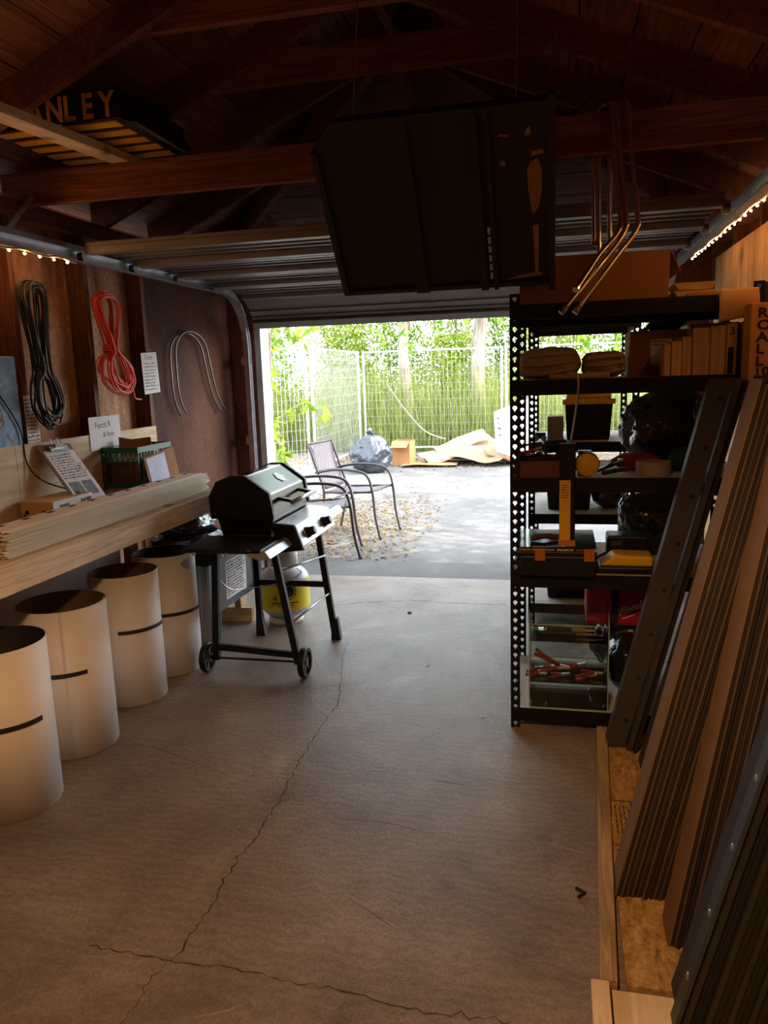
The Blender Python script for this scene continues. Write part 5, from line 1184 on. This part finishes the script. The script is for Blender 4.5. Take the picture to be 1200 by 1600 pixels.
# patio chairs
CF = plain('chair_frame', (.05, .045, .045, 1), .4, .5)
def weave(name, c1, c2):
    m, n, l, b = _mat(name); tc = n.new('ShaderNodeTexCoord'); mp = n.new('ShaderNodeMapping'); mp.inputs['Scale'].default_value = (38, 38, 38)
    ck = n.new('ShaderNodeTexChecker'); ck.inputs['Scale'].default_value = 1.0; ck.inputs['Color1'].default_value = hexc(c1); ck.inputs['Color2'].default_value = hexc(c2)
    l.new(tc.outputs['Object'], mp.inputs[0]); l.new(mp.outputs[0], ck.inputs[0]); l.new(ck.outputs[0], b.inputs['Base Color']); b.inputs['Roughness'].default_value = .5
    return m
WV = weave('wicker_weave', '#33292c', '#51464a')
def chair(X, Y, rot, label, back=True):
    """faces +x before turning; X,Y = middle of the seat"""
    t = thing('patio_chair', (X, Y, 0), label, 'chair', 'patio chairs'); t.rotation_euler = (0, 0, rot); w = .23; x = y = 0
    M().grid(lambda u, v: V((x-.22+.46*u, y-w+.03+(2*w-.06)*v, .415+.02*u-.018*math.sin(u*PI))), 8, 6).obj('seat', WV, t, smooth=True, solid=.012, local=True)
    if back: M().grid(lambda u, v: V((x-.22-.14*v-.02*math.sin(v*PI), y-w+.03+(2*w-.06)*u, .44+.42*v)), 6, 8).obj('backrest', WV, t, smooth=True, solid=.014, local=True)
    for s in (-1, 1):
        yy = y+s*w
        M().tube(smoothpath([(x-.30, yy, .60), (x-.1, yy, .635), (x+.12, yy, .63), (x+.24, yy, .585), (x+.29, yy, .45), (x+.315, yy, .2), (x+.36, yy, -.006)], 5), .013, 8).obj('arm_leg', CF, t, smooth=True, local=True)
        M().tube(smoothpath([(x-.365, yy, .87), (x-.27, yy, .6), (x-.215, yy, .42), (x-.25, yy, .2), (x-.30, yy, -.006)][0 if back else 1:], 5), .013, 8).obj('back_leg', CF, t, smooth=True, local=True)
        M().tube([(x-.22, yy, .415), (x+.29, yy, .435)], .011, 8).obj('seat_rail', CF, t, smooth=True, local=True)
    zt_ = .87 if back else .6; xt_ = -.365 if back else -.27
    M().tube([(xt_, y-w, zt_), (xt_, y+w, zt_)], .012, 8).obj('top_rail', CF, t, smooth=True, local=True)
    M().tube([(x+.26, y-w, .432), (x+.26, y+w, .432)], .011, 8).obj('front_rail', CF, t, smooth=True, local=True)
chair(-1.90, 7.04, -.21, 'wicker patio chair with its high back in view, farther of two')
chair(-2.00, 6.15, .22, 'wicker patio chair of which only seat and arms show beside the grill', False)

# refuse by the fence
gbg = thing('garbage_bag', (-2.85, 11.6, 0), 'big full black garbage bag tied at the top by the fence', 'garbage bag')
M().blob((-2.85, 11.6, .27), (.62, .58, .58), .26, 2.6, 5, flat=-.004, seed=51, ridged=True).obj('bag', plain('bag_outdoor', (.025, .03, .037, 1), .3, var=.3, spec=.7), gbg, smooth=True)
M().tube(smoothpath([(-2.85, 11.6, .53), (-2.83, 11.58, .60), (-2.87, 11.55, .65)]), [.06]*3+[.02]*3+[.03]*3+[.05]*3+[.06], 8).obj('knot', MATS['bag_outdoor'], gbg, smooth=True)
CARDP = plain('cardboard_pale', '#8f7a5c', .9, var=.12, scale=3, objvar=.2)
def sheet(cx, cy, cz, w, l, rz, tx, ty_, warp, label, seed):
    R = Matrix.Rotation(rz, 3, 'Z') @ Matrix.Rotation(tx, 3, 'X') @ Matrix.Rotation(ty_, 3, 'Y')
    def f(u, v):
        p = R @ V(((u-.5)*w, (v-.5)*l, warp*noise.noise(V((u*2+seed, v*2, seed)))+warp*.6*math.sin(u*3+seed)))
        return V((cx+p.x, cy+p.y, max(.0, cz+p.z)))
    M().grid(f, 8, 8).obj('cardboard_sheet', CARDP if seed % 3 else CARD, solid=.008, label=label, cat='cardboard', group='flattened cardboard pile by the fence')
sheet(-1.35, 12.9, .06, 1.6, .9, .1, 0, .02, .04, 'lowest wide cardboard sheet under the pile by the fence', 1)
sheet(-1.85, 12.7, .16, .8, .6, .5, .15, -.25, .07, 'bent cardboard sheet rising at the left of the pile', 2)
sheet(-1.25, 12.45, .22, .9, .6, -.35, .30, .12, .07, 'large pale cardboard sheet draped over the front of the pile', 4)
sheet(-.80, 12.6, .14, .8, .5, .25, .2, .22, .06, 'brown cardboard sheet sloping down at the right of the pile', 3)
sheet(-1.60, 12.95, .30, .9, .6, .4, .22, -.2, .09, 'topmost crumpled cardboard sheet on the pile', 5)
sheet(-1.10, 12.9, .27, .8, .5, -.2, .28, .15, .08, 'tan cardboard sheet on the middle of the pile', 8)
sheet(-.55, 12.85, .10, .8, .6, -.3, .1, .12, .06, 'small flat cardboard sheet at the right edge of the pile', 7)
sheet(-2.05, 12.3, .03, .9, .4, .05, 0, 0, .02, 'flat brown cardboard strip left of the pile on asphalt', 6)
bx = thing('open_carton', (-2.53, 12.45, 0), 'upright brown carton between garbage bag and cardboard pile', 'carton')
for a, b in (((-2.68, 12.35), (-2.38, 12.30)), ((-2.38, 12.30), (-2.34, 12.6)), ((-2.34, 12.6), (-2.64, 12.65)), ((-2.64, 12.65), (-2.68, 12.35))):
    M().beam((a[0], a[1], .2), (b[0], b[1], .2), .008, .4).obj('side', CARD, bx)
M().poly([(-2.68, 12.35, .4), (-2.38, 12.30, .4), (-2.40, 12.15, .31), (-2.66, 12.18, .31)], (0, 0, .006)).obj('flap', CARD, bx)
sg = thing('white_sign', (-.72, 12.2, 0), 'white handwritten board leaning by the fence behind the shelving', 'sign')
Q = (V((-.95, 12.1, .25)), V((-.35, 12.3, -.004)), V((-.35, 12.5, 1.1)), V((-1.0, 12.3, .85))); nn = (Q[1]-Q[0]).cross(Q[3]-Q[0]).normalized()
M().poly(Q, -nn*.02).obj('board', PAPER, sg); R_ = Q[1]-Q[0]; U_ = Q[3]-Q[0]
M().scribble(on(Q, .06, .35, .002), R_, U_, .5, .35, 4, 77).obj('writing', INK, sg)
M().beam((-.55, 12.45, -.004), (-.6, 12.40, .8), .05, .04).obj('prop', PINEZ, sg)
M().tube(smoothpath([(-3.0, 13.6, 1.3), (-2.7, 13.5, .9), (-2.3, 13.3, .5), (-1.9, 13.1, .36)]), .012, 6).obj('bare_branch', BARK, smooth=True, label='bare curved branch leaning from the fence onto the cardboard', cat='branch')
